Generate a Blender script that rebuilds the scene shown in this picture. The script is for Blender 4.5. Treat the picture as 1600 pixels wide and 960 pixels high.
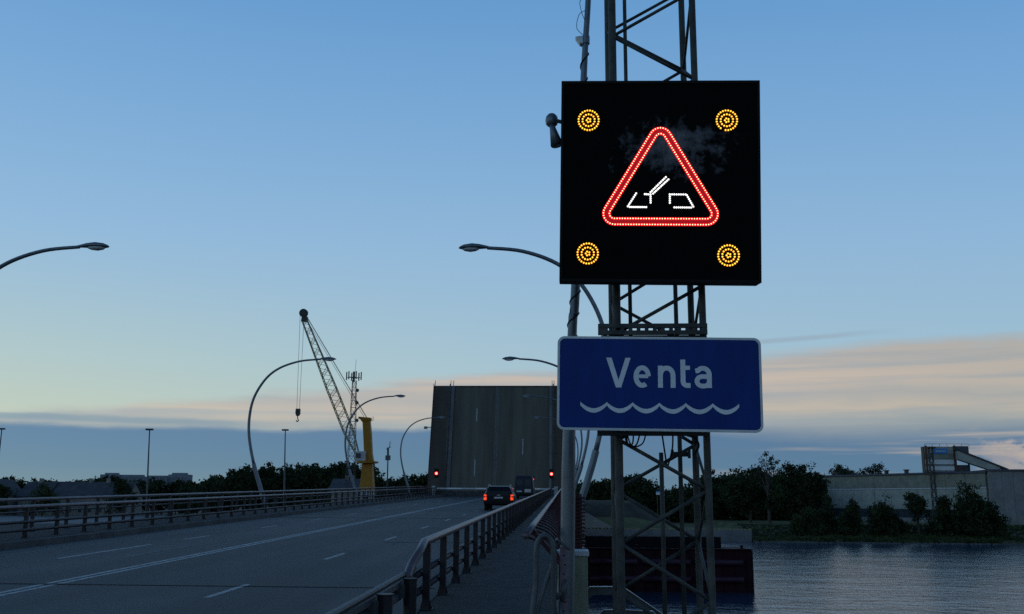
import bpy, math, random
import numpy as np
from mathutils import Matrix, Vector, noise as mnoise

S = bpy.context.scene
C = S.collection
for o in list(bpy.data.objects):
    bpy.data.objects.remove(o)
random.seed(7)
RNG = np.random.default_rng(11)
EYE = 8.0            # metres of the camera above the river
G = 0.0196           # rise of the bridge deck per metre


def D(x, s, n):      # bridge frame: x across, s along, n above the deck-parallel plane through the eye
    return Vector((x, s, EYE + n + G * s))


# ---------------------------------------------------------------- camera
R3 = ((0.99843752, 0.05555775, 0.00598768), (0.00514081, -0.19802457, 0.98018357), (-0.0556425, 0.97862128, 0.19800078))
cam = bpy.data.cameras.new('camera')
cam.lens = 33.75
cam.sensor_width = 36
cam.clip_start = 0.05
cam.clip_end = 30000
cob = bpy.data.objects.new('camera', cam)
C.objects.link(cob)
cob.matrix_world = Matrix(((R3[0][0], R3[1][0], -R3[2][0], 0), (R3[0][1], R3[1][1], -R3[2][1], 0),
                           (R3[0][2], R3[1][2], -R3[2][2], EYE), (0, 0, 0, 1)))
S.camera = cob
S.view_settings.view_transform = 'Standard'
S.view_settings.look = 'None'
S.view_settings.exposure = 0
S.view_settings.gamma = 1
S.cycles.use_denoising = False
S.cycles.max_bounces = 5
S.cycles.diffuse_bounces = 3
S.cycles.sample_clamp_indirect = 3


def lin(r, g, b):
    f = lambda c: (c / 12.92 if c <= .04045 else ((c + .055) / 1.055) ** 2.4)
    return (f(r / 255), f(g / 255), f(b / 255), 1)


# ---------------------------------------------------------------- sky at dusk
W = bpy.data.worlds.new('World')
S.world = W
W.use_nodes = True
wt = W.node_tree
wt.nodes.clear()


def wn(t, **k):
    n = wt.nodes.new(t)
    for a, b in k.items():
        setattr(n, a, b)
    return n


def wm(op, a, b=None, c=None):
    n = wn('ShaderNodeMath', operation=op)
    for i, v in enumerate((a, b, c)):
        if v is None:
            continue
        if isinstance(v, (int, float)):
            n.inputs[i].default_value = v
        else:
            wt.links.new(v, n.inputs[i])
    return n.outputs[0]


def wramp(fac, stops):
    n = wn('ShaderNodeValToRGB')
    e = n.color_ramp.elements
    while len(e) < len(stops):
        e.new(0.5)
    for q, (p, c) in zip(e, stops):
        q.position = p
        q.color = c
    wt.links.new(fac, n.inputs[0])
    return n.outputs[0]


def wmix(fac, a, b, mode='MIX'):
    n = wn('ShaderNodeMix', data_type='RGBA', blend_type=mode)
    for sock, v in ((n.inputs[0], fac), (n.inputs[6], a), (n.inputs[7], b)):
        if isinstance(v, (int, float)):
            sock.default_value = v
        elif isinstance(v, tuple):
            sock.default_value = v
        else:
            wt.links.new(v, sock)
    return n.outputs[2]


def wsmooth(v, a, b):
    n = wn('ShaderNodeMapRange', interpolation_type='SMOOTHSTEP')
    for i, q in enumerate((v, a, b)):
        if isinstance(q, (int, float)):
            n.inputs[i].default_value = q
        else:
            wt.links.new(q, n.inputs[i])
    return n.outputs[0]


SUN_EL, SUN_AZ = 1.0, -70.0      # the sun is just setting, off to the left
tc = wn('ShaderNodeTexCoord')
nrm = wn('ShaderNodeVectorMath', operation='NORMALIZE')
wt.links.new(tc.outputs['Generated'], nrm.inputs[0])
sx = wn('ShaderNodeSeparateXYZ')
wt.links.new(nrm.outputs[0], sx.inputs[0])
el = wm('MULTIPLY', wm('ARCSINE', sx.outputs[2]), 57.2958)
az = wm('ARCTAN2', sx.outputs[0], sx.outputs[1])
saz = wm('SINE', az)


def wnoise(sa, se, scale, detail, off=0.0, rough=.55):
    cx = wn('ShaderNodeCombineXYZ')
    wt.links.new(wm('MULTIPLY', wm('COSINE', az), sa), cx.inputs[0])
    wt.links.new(wm('MULTIPLY', saz, sa), cx.inputs[1])
    wt.links.new(wm('MULTIPLY_ADD', el, se, off), cx.inputs[2])
    n = wn('ShaderNodeTexNoise')
    n.inputs['Scale'].default_value = scale
    n.inputs['Detail'].default_value = detail
    n.inputs['Roughness'].default_value = rough
    wt.links.new(cx.outputs[0], n.inputs['Vector'])
    return n.outputs[0]


clear = wramp(wm('DIVIDE', wm('MAXIMUM', el, 0.0), 90.0), [
    (0.0, lin(130, 160, 178)), (0.045, lin(172, 190, 188)), (0.085, lin(163, 191, 204)), (0.16, lin(147, 184, 214)),
    (0.24, lin(125, 171, 213)), (0.34, lin(98, 153, 206)), (0.55, lin(50, 86, 132)), (1.0, lin(22, 44, 78))])
warm = wmix(1.0, clear, (1.22, 1.05, .82, 1), 'MULTIPLY')
leftness = wm('MULTIPLY', wsmooth(wm('MULTIPLY', saz, -1.0), -0.15, 0.6), wsmooth(el, 16.0, 4.0))
clear = wmix(leftness, clear, warm)
cool = wmix(1.0, clear, (.92, .97, 1.02, 1), 'MULTIPLY')
clear = wmix(wsmooth(saz, 0.1, 0.6), clear, cool)
# cloud bank: upper edge climbs to the right, a darker blue deck below
big = wnoise(3.0, .09, 1.6, 5, 0)
fine = wnoise(5.0, .55, 2.2, 6, 3.7, .6)
streak = wnoise(2.4, 1.3, 1.5, 5, 9.1, .5)
bb = wm('SUBTRACT', big, .5)
ff = wm('SUBTRACT', fine, .5)
elw = wm('ADD', wm('MULTIPLY_ADD', bb, 1.6, el), wm('MULTIPLY', ff, 1.1))
edge = wm('MULTIPLY_ADD', wm('MULTIPLY', saz, saz), -4.6, wm('MULTIPLY_ADD', saz, 4.2, 7.75))
base = wm('MULTIPLY_ADD', saz, 0.9, 4.35)
upper = wsmooth(wm('SUBTRACT', edge, elw), -0.35, 0.55)
cream = wramp(wm('DIVIDE', elw, 10.0), [
    (0.25, lin(128, 138, 152)), (0.42, lin(160, 160, 160)), (0.5, lin(196, 178, 160)), (0.58, lin(176, 168, 162)), (0.68, lin(204, 182, 162)), (0.9, lin(180, 172, 164))])
cream = wmix(wm('MULTIPLY', wsmooth(streak, .42, .68), .55), cream, lin(150, 158, 166))
cream = wmix(wsmooth(saz, .1, .5), cream, wmix(1.0, cream, (.86, .90, .90, 1), 'MULTIPLY'))
col = wmix(wm('MULTIPLY', upper, .93), clear, cream)
# long thin streak floating just above the bank, right
st = wm('MULTIPLY', wsmooth(wm('ABSOLUTE', wm('SUBTRACT', wm('ADD', el, wm('MULTIPLY', ff, .35)), wm('MULTIPLY_ADD', saz, 2.0, 8.75))), .24, .02),
        wm('MULTIPLY', wsmooth(saz, .10, .2), wsmooth(saz, .34, .25)))
col = wmix(wm('MULTIPLY', st, .5), col, lin(146, 158, 170))
# long dark streak low on the left
st2 = wm('MULTIPLY', wsmooth(wm('ABSOLUTE', wm('SUBTRACT', wm('ADD', el, wm('MULTIPLY', ff, .3)), 4.25)), .3, .05), wsmooth(saz, -.2, -.4))
deckc = wramp(wm('DIVIDE', wm('MAXIMUM', el, 0.0), 6.0), [
    (0.0, lin(66, 116, 150)), (0.3, lin(64, 106, 146)), (0.62, lin(74, 106, 146)), (0.85, lin(100, 120, 148))])
deckc = wmix(wm('MULTIPLY', wsmooth(saz, .05, .4), wsmooth(streak, .5, .66)), deckc, lin(166, 154, 152))
lowm = wsmooth(wm('SUBTRACT', base, wm('ADD', el, wm('ADD', wm('MULTIPLY', ff, .55), wm('MULTIPLY', bb, .5)))), -0.12, wm('MULTIPLY_ADD', wsmooth(saz, .05, .3), 1.6, .35))
col = wmix(lowm, col, deckc)
col = wmix(wm('MULTIPLY', st2, .6), col, lin(104, 130, 152))
# distant cumulus puffs, low on the right
puff = wnoise(14.0, .5, 2.0, 5, 21.0, .55)
pm = wm('MULTIPLY', wsmooth(wm('ADD', puff, wm('MULTIPLY', wm('SUBTRACT', 3.0, el), .10)), .50, .60),
        wm('MULTIPLY', wsmooth(saz, .34, .44), wm('MULTIPLY', wsmooth(el, 4.3, 3.3), wsmooth(saz, .95, .6))))
col = wmix(wm('MULTIPLY', pm, .85), col, wmix(wsmooth(puff, .5, .72), lin(168, 156, 158), lin(206, 180, 162)))
sky = wn('ShaderNodeTexSky', sky_type='NISHITA', sun_disc=False)
sky.sun_elevation = math.radians(SUN_EL)
sky.sun_rotation = math.radians(SUN_AZ)
sky.dust_density = 0.0
sky.air_density = .6
sky.ozone_density = 2.0
bg1 = wn('ShaderNodeBackground')
bg1.inputs[1].default_value = .05
wt.links.new(sky.outputs[0], bg1.inputs[0])
# away from the afterglow the dusk sky falls off
glow = wm('ADD', wm('MULTIPLY', sx.outputs[1], .5), wm('MULTIPLY', sx.outputs[0], -.866))
col = wmix(1.0, col, wramp(wsmooth(glow, -.95, .0), [(0.0, (.6, .6, .62, 1)), (1.0, (1, 1, 1, 1))]), 'MULTIPLY')
bg2 = wn('ShaderNodeBackground')
bg2.inputs[1].default_value = .93
wt.links.new(col, bg2.inputs[0])
add = wn('ShaderNodeAddShader')
wt.links.new(bg1.outputs[0], add.inputs[0])
wt.links.new(bg2.outputs[0], add.inputs[1])
wo = wn('ShaderNodeOutputWorld')
wt.links.new(add.outputs[0], wo.inputs[0])

sl = bpy.data.lights.new('sun', 'SUN')
sl.energy = 0.05
sl.angle = math.radians(6)
sl.color = (1, .72, .5)
so = bpy.data.objects.new('sun', sl)
C.objects.link(so)
sd = Vector((math.sin(math.radians(SUN_AZ)) * math.cos(math.radians(SUN_EL)), math.cos(math.radians(SUN_AZ)) * math.cos(math.radians(SUN_EL)), math.sin(math.radians(SUN_EL))))
so.rotation_euler = (-sd).to_track_quat('-Z', 'Y').to_euler()
so.location = (0, 0, 60)

# ---------------------------------------------------------------- materials


def mat(name, col, rough=.6, metal=0.0, vary=.25, scale=3.0, bump=0.0, bscale=None, col2=None, spec=None, coord='Object', stretch=None, detail=5):
    m = bpy.data.materials.new(name)
    m.use_nodes = True
    nt = m.node_tree
    p = nt.nodes['Principled BSDF']
    p.inputs['Roughness'].default_value = rough
    p.inputs['Metallic'].default_value = metal
    spec = .22 if spec is None else spec
    if spec is not None:
        p.inputs['Specular IOR Level'].default_value = spec
    t = nt.nodes.new('ShaderNodeTexCoord')
    vec = t.outputs[coord]
    if stretch:
        mp = nt.nodes.new('ShaderNodeMapping')
        mp.inputs['Scale'].default_value = stretch
        nt.links.new(vec, mp.inputs[0])
        vec = mp.outputs[0]
    n = nt.nodes.new('ShaderNodeTexNoise')
    n.inputs['Scale'].default_value = scale
    n.inputs['Detail'].default_value = detail
    n.inputs['Roughness'].default_value = .62
    nt.links.new(vec, n.inputs['Vector'])
    r = nt.nodes.new('ShaderNodeValToRGB')
    a = tuple(c * (1 - vary) for c in col)
    b = tuple(min(1, c * (1 + vary)) for c in (col2 or col))
    r.color_ramp.elements[0].position = .32
    r.color_ramp.elements[0].color = (*a, 1)
    r.color_ramp.elements[1].position = .68
    r.color_ramp.elements[1].color = (*b, 1)
    nt.links.new(n.outputs[0], r.inputs[0])
    nt.links.new(r.outputs[0], p.inputs['Base Color'])
    if bump:
        n2 = nt.nodes.new('ShaderNodeTexNoise')
        n2.inputs['Scale'].default_value = bscale or scale * 8
        n2.inputs['Detail'].default_value = 3
        nt.links.new(vec, n2.inputs['Vector'])
        bp = nt.nodes.new('ShaderNodeBump')
        bp.inputs['Strength'].default_value = bump
        bp.inputs['Distance'].default_value = .02
        nt.links.new(n2.outputs[0], bp.inputs['Height'])
        nt.links.new(bp.outputs[0], p.inputs['Normal'])
    return m


def emit(name, col, st):
    m = bpy.data.materials.new(name)
    m.use_nodes = True
    nt = m.node_tree
    p = nt.nodes['Principled BSDF']
    p.inputs['Base Color'].default_value = (*[c * .4 for c in col], 1)
    p.inputs['Roughness'].default_value = .3
    p.inputs['Emission Color'].default_value = (*col, 1)
    p.inputs['Emission Strength'].default_value = st
    return m


M = {}
M['asphalt'] = mat('asphalt', (.05, .05, .051), .72, vary=.32, scale=.5, bump=.5, bscale=60, stretch=(1, .12, 1), spec=.35)
def road_detail(m):      # wheel tracks, tar patches and grit on top of the base noise
    nt = m.node_tree
    p = nt.nodes['Principled BSDF']
    prev = p.inputs['Base Color'].links[0].from_socket
    t = nt.nodes.new('ShaderNodeTexCoord')
    for sc, st, lo, hi, d0, d1, dt in ((1.0, (1.15, .02, 1), .35, .65, .72, 1.2, 3), (.35, (1, .35, 1), .50, .56, 1.0, .78, 6), (38, (1, 1, 1), .3, .7, .8, 1.22, 3)):
        mp = nt.nodes.new('ShaderNodeMapping')
        mp.inputs['Scale'].default_value = st
        nt.links.new(t.outputs['Object'], mp.inputs[0])
        n = nt.nodes.new('ShaderNodeTexNoise')
        n.inputs['Scale'].default_value = sc
        n.inputs['Detail'].default_value = dt
        nt.links.new(mp.outputs[0], n.inputs['Vector'])
        r = nt.nodes.new('ShaderNodeMapRange')
        for i, v in enumerate((lo, hi, d0, d1)):
            r.inputs[i + 1].default_value = v
        nt.links.new(n.outputs[0], r.inputs[0])
        x = nt.nodes.new('ShaderNodeMix')
        x.data_type = 'RGBA'
        x.blend_type = 'MULTIPLY'
        x.inputs[0].default_value = 1
        nt.links.new(prev, x.inputs[6])
        nt.links.new(r.outputs[0], x.inputs[7])
        prev = x.outputs[2]
    nt.links.new(prev, p.inputs['Base Color'])


road_detail(M['asphalt'])
M['walk'] = mat('walkway_concrete', (.05, .049, .048), .9, vary=.3, scale=2.5, bump=.4, bscale=45)
M['concrete'] = mat('concrete', (.26, .25, .235), .9, vary=.22, scale=.8, bump=.3, bscale=14)
M['kerb'] = mat('kerb_concrete', (.10, .097, .094), .9, vary=.3, scale=1.5, bump=.3, bscale=30)
M['paint'] = mat('road_paint', (.36, .36, .35), .7, vary=.45, scale=7, detail=8)
M['paintworn'] = mat('worn_road_paint', (.15, .15, .145), .8, vary=.4, scale=5, detail=8)
M['steelgrey'] = mat('galvanised_steel', (.11, .118, .122), .55, .55, vary=.2, scale=6)
M['mast'] = mat('mast_steel', (.066, .07, .066), .6, .2, vary=.35, scale=5, col2=(.076, .076, .066))
M['lamp'] = mat('lamp_steel', (.17, .19, .21), .4, .45, vary=.18, scale=4)
M['rail'] = mat('guardrail_steel', (.04, .036, .04), .5, .3, vary=.3, scale=5)
M['railtop'] = mat('handrail_worn_steel', (.15, .115, .12), .4, .35, vary=.25, scale=6)
M['maroon'] = mat('maroon_paint', (.055, .018, .024), .5, vary=.3, scale=5)
M['maroonlight'] = mat('faded_maroon_paint', (.2, .14, .155), .6, vary=.25, scale=12)
M['black'] = mat('black_plastic', (.009, .009, .009), .7, vary=.2, scale=4, spec=.2)
M['hole'] = mat('bare_hole', (.008, .008, .008), .9)
M['blue'] = mat('blue_sheeting', (.003, .034, .20), .5, vary=.13, scale=3, stretch=(2.2, 1, .5), detail=8)
M['white'] = mat('white_sheeting', (.8, .8, .8), .5, vary=.09, scale=6, detail=8)
M['alu'] = mat('aluminium', (.6, .62, .62), .45, .4, vary=.12, scale=5)
M['cream'] = mat('cream_paint', (.30, .31, .22), .6, vary=.15, scale=4)
M['pale'] = mat('pale_paint', (.55, .56, .56), .55, vary=.1, scale=4)
M['yellow'] = mat('crane_yellow', (.36, .155, .012), .5, vary=.15, scale=1)
M['tan'] = mat('boom_tan', (.38, .29, .15), .5, vary=.2, scale=1)
M['cwhite'] = mat('crane_white', (.45, .45, .43), .5, vary=.15, scale=1)
M['darksteel'] = mat('dark_steel', (.06, .06, .062), .5, .4, vary=.3, scale=2)
M['barge'] = mat('pontoon_maroon', (.022, .006, .010), .7, vary=.4, scale=.6, col2=(.03, .009, .013), spec=.12)
M['bargelight'] = mat('pontoon_fender', (.05, .02, .038), .45, vary=.3, scale=1)
M['bargeblack'] = mat('pontoon_black', (.010, .010, .013), .85, spec=.08)
M['bark'] = mat('bark', (.075, .06, .048), .9, vary=.35, scale=4)
M['barkpale'] = mat('bark_pale', (.085, .075, .062), .9, vary=.3, scale=4)
M['leaf'] = mat('leaf_dark', (.024, .036, .015), .8, vary=.45, scale=.35, col2=(.034, .05, .02), detail=3, spec=.12)
M['leaf2'] = mat('leaf_mid', (.032, .046, .016), .8, vary=.45, scale=.4, col2=(.044, .06, .022), detail=3, spec=.12)
M['leaf3'] = mat('leaf_greyish', (.05, .06, .04), .8, vary=.4, scale=.4, detail=3, spec=.12)
M['needle'] = mat('leaf_wood', (.022, .034, .015), .8, vary=.5, scale=.16, col2=(.034, .048, .02), detail=4, spec=.1)
M['grass'] = mat('grass', (.10, .105, .045), .95, vary=.4, scale=.12, col2=(.125, .115, .055), detail=8, spec=.1)
M['land'] = mat('land', (.04, .048, .02), .95, vary=.5, scale=.05, col2=(.09, .08, .05), detail=8)
M['brown'] = mat('dry_bank', (.06, .042, .03), .95, vary=.4, scale=.3, col2=(.06, .05, .032), detail=8)
M['quay'] = mat('quay_concrete', (.17, .17, .17), .9, vary=.25, scale=.25)
M['ochre'] = mat('ochre_stone', (.3, .24, .12), .9, vary=.4, scale=.8)
M['whwhite'] = mat('cladding_white', (.72, .73, .70), .7, vary=.12, scale=.4)
M['whtop'] = mat('cladding_upper', (.24, .24, .19), .8, vary=.2, scale=.5)
M['whlow'] = mat('cladding_lower', (.36, .36, .31), .8, vary=.2, scale=.5)
M['whgrey'] = mat('cladding_grey', (.24, .235, .225), .8, vary=.2, scale=.5)
M['whroof'] = mat('roof_edge', (.09, .1, .13), .7, vary=.2, scale=.4)
M['glass'] = mat('window_glass', (.05, .06, .07), .12, vary=.2, scale=1)
M['rust'] = mat('rust', (.13, .06, .04), .8, vary=.4, scale=1.5)
M['bluesign'] = mat('blue_board', (.05, .22, .5), .5, vary=.08)
M['roofdark'] = mat('roof_slate', (.075, .075, .08), .8, vary=.25, scale=.5)
M['plaster'] = mat('plaster', (.25, .225, .19), .9, vary=.12, scale=.5)
M['apt'] = mat('apartment_panel', (.2, .225, .26), .9, vary=.15, scale=.1)  # bluish distance haze is mixed into the wall colour
M['aptwin'] = mat('apartment_window', (.13, .15, .18), .6, vary=.1)  # window tone lifted and blued to carry the same haze
M['carpaint'] = mat('car_paint', (.012, .013, .015), .35, .2, vary=.1, scale=1)
M['vanpaint'] = mat('van_paint', (.02, .03, .05), .4, .1, vary=.1, scale=1)
M['rubber'] = mat('rubber', (.02, .02, .02), .9)
M['silver'] = mat('silver_trim', (.4, .41, .42), .3, .6)
M['leafdeck'] = mat('leaf_asphalt', (.118, .110, .086), .85, vary=.26, scale=1.0, bump=.2, bscale=20, detail=7, stretch=(.9, .09, .09))
M['leafdeck2'] = mat('leaf_walkway', (.085, .07, .056), .85, vary=.25, scale=1.2, detail=7, stretch=(1, .12, .12))
M['red_core'] = emit('led_red_core', (1, .74, .40), 3.0)
M['red_ring'] = emit('led_red_lens', (1, .0, .012), 1.15)
M['amb_core'] = emit('led_amber_core', (1, .68, .08), 2.3)
M['amb_ring'] = emit('led_amber_lens', (1, .30, .0), .8)
M['wht_core'] = emit('led_white_core', (1, .98, .95), 1.6)
M['wht_ring'] = emit('led_white_lens', (.8, .82, .85), .55)
M['signal'] = emit('signal_red', (1, .26, .20), 3.2)
M['signal_rim'] = emit('signal_red_rim', (1, .0, .012), 2.2)
M['tail'] = emit('tail_red', (1, .06, .012), 1.25)

# black face of the message sign with a dusty smear
m = M['face'] = mat('sign_face', (.006, .006, .0065), .9, vary=.15, scale=6, spec=.05)
nt = m.node_tree
p = nt.nodes['Principled BSDF']
prev = p.inputs['Base Color'].links[0].from_socket
t = nt.nodes.new('ShaderNodeTexCoord')
mp = nt.nodes.new('ShaderNodeMapping')
mp.inputs['Location'].default_value = (-.16, 0, -.84)
mp.inputs['Scale'].default_value = (1.3, 0.0, 2.5)
nt.links.new(t.outputs['Object'], mp.inputs[0])
ln = nt.nodes.new('ShaderNodeVectorMath')
ln.operation = 'LENGTH'
nt.links.new(mp.outputs[0], ln.inputs[0])
n = nt.nodes.new('ShaderNodeTexNoise')
n.inputs['Scale'].default_value = 5.5
n.inputs['Detail'].default_value = 9
n.inputs['Roughness'].default_value = .7
nt.links.new(t.outputs['Object'], n.inputs['Vector'])
ms = nt.nodes.new('ShaderNodeMath')
ms.operation = 'MULTIPLY_ADD'
ms.inputs[1].default_value = -.36
nt.links.new(ln.outputs['Value'], ms.inputs[0])
nt.links.new(n.outputs[0], ms.inputs[2])
mr = nt.nodes.new('ShaderNodeMapRange')
mr.inputs[1].default_value = .26
mr.inputs[2].default_value = .50
mr.inputs[4].default_value = .8
nt.links.new(ms.outputs[0], mr.inputs[0])
mx = nt.nodes.new('ShaderNodeMix')
mx.data_type = 'RGBA'
nt.links.new(mr.outputs[0], mx.inputs[0])
nt.links.new(prev, mx.inputs[6])
mx.inputs[7].default_value = (.24, .235, .25, 1)
nt.links.new(mx.outputs[2], p.inputs['Base Color'])

# river water
m = M['water'] = bpy.data.materials.new('river_water')
m.use_nodes = True
nt = m.node_tree
p = nt.nodes['Principled BSDF']
p.inputs['Base Color'].default_value = (.018, .055, .10, 1)
p.inputs['Roughness'].default_value = .08
p.inputs['IOR'].default_value = 1.5
t = nt.nodes.new('ShaderNodeTexCoord')
hs = []
for sc, stx, sty, wgt in ((.5, .75, 1.2, .75), (1.9, .8, 1.2, .42), (6.0, .9, 1.15, .10), (.08, 1, 1.5, 1.6)):
    mp = nt.nodes.new('ShaderNodeMapping')
    mp.inputs['Scale'].default_value = (stx, sty, 1)
    mp.inputs['Rotation'].default_value = (0, 0, .25)
    nt.links.new(t.outputs['Object'], mp.inputs[0])
    n = nt.nodes.new('ShaderNodeTexNoise')
    n.inputs['Scale'].default_value = sc
    n.inputs['Detail'].default_value = 4
    nt.links.new(mp.outputs[0], n.inputs['Vector'])
    q = nt.nodes.new('ShaderNodeMath')
    q.operation = 'MULTIPLY'
    q.inputs[1].default_value = wgt
    nt.links.new(n.outputs[0], q.inputs[0])
    hs.append(q.outputs[0])
b = None
for h_ in hs:
    if b is None:
        b = h_
        continue
    a = nt.nodes.new('ShaderNodeMath')
    nt.links.new(b, a.inputs[0])
    nt.links.new(h_, a.inputs[1])
    b = a.outputs[0]
bp = nt.nodes.new('ShaderNodeBump')
bp.inputs['Strength'].default_value = 1.0
bp.inputs['Distance'].default_value = .13
nt.links.new(b, bp.inputs['Height'])
nt.links.new(bp.outputs[0], p.inputs['Normal'])

# ---------------------------------------------------------------- mesh helpers


class MB:
    def __init__(self):
        self.v = []
        self.f = []
        self.m = []

    def add(self, vs, fs, m=0):
        o = len(self.v)
        self.v += [Vector(q) for q in vs]
        self.f += [tuple(i + o for i in q) for q in fs]
        self.m += [m] * len(fs)

    def hexa(self, c, m=0):      # 8 corners: bottom 4 ccw, top 4 ccw
        self.add(c, [(3, 2, 1, 0), (4, 5, 6, 7), (0, 1, 5, 4), (1, 2, 6, 5), (2, 3, 7, 6), (3, 0, 4, 7)], m)

    def box(self, x0, x1, y0, y1, z0, z1, m=0):
        self.hexa([(x0, y0, z0), (x1, y0, z0), (x1, y1, z0), (x0, y1, z0), (x0, y0, z1), (x1, y0, z1), (x1, y1, z1), (x0, y1, z1)], m)

    def dbox(self, x0, x1, s0, s1, n0, n1, m=0):      # box laid on the sloping deck
        self.hexa([D(x0, s0, n0), D(x1, s0, n0), D(x1, s1, n0), D(x0, s1, n0), D(x0, s0, n1), D(x1, s0, n1), D(x1, s1, n1), D(x0, s1, n1)], m)

    def bar(self, p, q, w, h, m=0, up=Vector((0, 0, 1))):
        p, q = Vector(p), Vector(q)
        d = (q - p).normalized()
        if abs(d.dot(up)) > .98:
            up = Vector((0, 1, 0))
        a = d.cross(up).normalized()
        b = a.cross(d)
        a, b = a * w / 2, b * h / 2
        self.hexa([p - a - b, p + a - b, q + a - b, q - a - b, p - a + b, p + a + b, q + a + b, q - a + b], m)

    def tube(self, pts, r, n=8, m=0, cap=True):
        pts = [Vector(q) for q in pts]
        k = len(pts)
        rs = r if isinstance(r, (list, tuple)) else [r] * k
        ref = None
        vs = []
        for i in range(k):
            d = (pts[min(i + 1, k - 1)] - pts[max(i - 1, 0)]).normalized()
            if ref is None:
                ref = Vector((0, 0, 1)) if abs(d.z) < .9 else Vector((0, 1, 0))
            a = (ref - d * ref.dot(d))
            a.normalize()
            b = d.cross(a)
            ref = a
            for j in range(n):
                t = 2 * math.pi * j / n
                vs.append(pts[i] + (a * math.cos(t) + b * math.sin(t)) * rs[i])
        fs = []
        for i in range(k - 1):
            for j in range(n):
                fs.append((i * n + j, i * n + (j + 1) % n, (i + 1) * n + (j + 1) % n, (i + 1) * n + j))
        if cap:
            fs.append(tuple(range(n - 1, -1, -1)))
            fs.append(tuple((k - 1) * n + j for j in range(n)))
        self.add(vs, fs, m)

    def loft(self, rings, m=0, cap=True):
        n = len(rings[0])
        vs = [q for r in rings for q in r]
        fs = []
        for i in range(len(rings) - 1):
            for j in range(n):
                fs.append((i * n + j, i * n + (j + 1) % n, (i + 1) * n + (j + 1) % n, (i + 1) * n + j))
        if cap:
            fs.append(tuple(range(n - 1, -1, -1)))
            fs.append(tuple((len(rings) - 1) * n + j for j in range(n)))
        self.add(vs, fs, m)

    def prism(self, poly, d, m=0):      # polygon of 3-D points pushed along d
        k = len(poly)
        d = Vector(d)
        vs = [Vector(q) for q in poly] + [Vector(q) + d for q in poly]
        fs = [tuple(range(k)), tuple(range(2 * k - 1, k - 1, -1))] + [((i + 1) % k, i, i + k, (i + 1) % k + k) for i in range(k)]
        self.add(vs, fs, m)

    def lathe(self, c, prof, n=12, m=0):    # prof: (r, z)
        c = Vector(c)
        self.loft([[c + Vector((r * math.cos(2 * math.pi * j / n), r * math.sin(2 * math.pi * j / n), z)) for j in range(n)] for r, z in prof], m)

    def build(self, name, mats, parent=None, smooth=False, bevel=0.0, kind=None):
        off = Vector(parent['_o']) if parent is not None and '_o' in parent else Vector((0, 0, 0))
        me = bpy.data.meshes.new(name)
        me.from_pydata([tuple(q - off) for q in self.v], [], self.f)
        if not isinstance(mats, (list, tuple)):
            mats = [mats]
        for q in mats:
            me.materials.append(M[q] if isinstance(q, str) else q)
        me.polygons.foreach_set('material_index', self.m)
        if smooth:
            me.polygons.foreach_set('use_smooth', [True] * len(me.polygons))
        me.update()
        o = bpy.data.objects.new(name, me)
        C.objects.link(o)
        if parent is not None:
            o.parent = parent
            if '_o' in parent:
                o['_o'] = parent['_o']
        if bevel:
            md = o.modifiers.new('bevel', 'BEVEL')
            md.width = bevel
            md.segments = 2
            md.limit_method = 'ANGLE'
        if kind:
            o['kind'] = kind
        return o


def thing(name, label, cat, loc=(0, 0, 0), group=None):
    o = bpy.data.objects.new(name, None)
    C.objects.link(o)
    o.location = loc
    o.empty_display_size = .2
    o['_o'] = tuple(loc)
    o['label'] = label
    o['category'] = cat
    if group:
        o['group'] = group
    return o


def copy_tree(o, parent=None):
    c = o.copy()
    C.objects.link(c)
    c.parent = parent
    for ch in list(o.children):
        copy_tree(ch, c)
    return c


def piece(src, parent, loc):        # an alike piece sharing its mesh, placed in world metres
    c = src.copy()
    C.objects.link(c)
    c.parent = parent
    c.location = Vector(loc) - Vector(parent['_o'])
    return c


def spline(pts, k=6):
    pts = [Vector(q) for q in pts]
    out = []
    for i in range(len(pts) - 1):
        a, b, c, d = pts[max(i - 1, 0)], pts[i], pts[i + 1], pts[min(i + 2, len(pts) - 1)]
        for j in range(k):
            t = j / k
            out.append(.5 * ((2 * b) + (c - a) * t + (2 * a - 5 * b + 4 * c - d) * t * t + (3 * b - 3 * c + d - a) * t ** 3))
    out.append(pts[-1])
    return out


def grid_mesh(name, xs, ys, zf, matn):
    nx, ny = len(xs), len(ys)
    vs = [(x, y, zf(x, y)) for y in ys for x in xs]
    fs = [(j * nx + i, j * nx + i + 1, (j + 1) * nx + i + 1, (j + 1) * nx + i) for j in range(ny - 1) for i in range(nx - 1)]
    b = MB()
    b.add(vs, fs)
    o = b.build(name, matn, smooth=True, kind='structure')
    return o


def sm(a, b, t):
    t = min(1, max(0, (t - a) / (b - a)))
    return t * t * (3 - 2 * t)


# ---------------------------------------------------------------- setting: water, land
b = MB()
b.add([(-2500, 8, 0), (2500, 8, 0), (2500, 216, 0), (-2500, 216, 0)], [(0, 1, 2, 3)])
b.build('river_water', 'water', kind='structure')

xs = [-2500, -1200, -600, -300, -150, -80, -50, -40, -30, -24, -20, -17.2, -10, -4, 0, .16, 1.4, 2.6, 4, 7, 11, 16, 24, 36, 60, 120, 300, 800, 2500]
ys = [-3000, -900, -300, -120, -60, -30, -15, -6, 0, 5, 9, 11.7, 12.2, 13.5, 15.5, 18, 20, 22, 24, 26, 30]


def near_z(x, y):
    top = 3.0 + 1.3 * mnoise.noise((x * .03, y * .03, 0))
    q = max(-x - 19, x - 2.6, 0)
    road = EYE - 1.82 + G * min(y, 12)
    z = road - q * .62
    z = max(z, top)
    if -17.2 < x < .17:
        z = min(z, road - .35)
    if y > 11.7:
        z = min(z, road - .25 - (y - 11.7) * .56)
    return z + .12 * mnoise.noise((x * .4, y * .4, 3))


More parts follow.
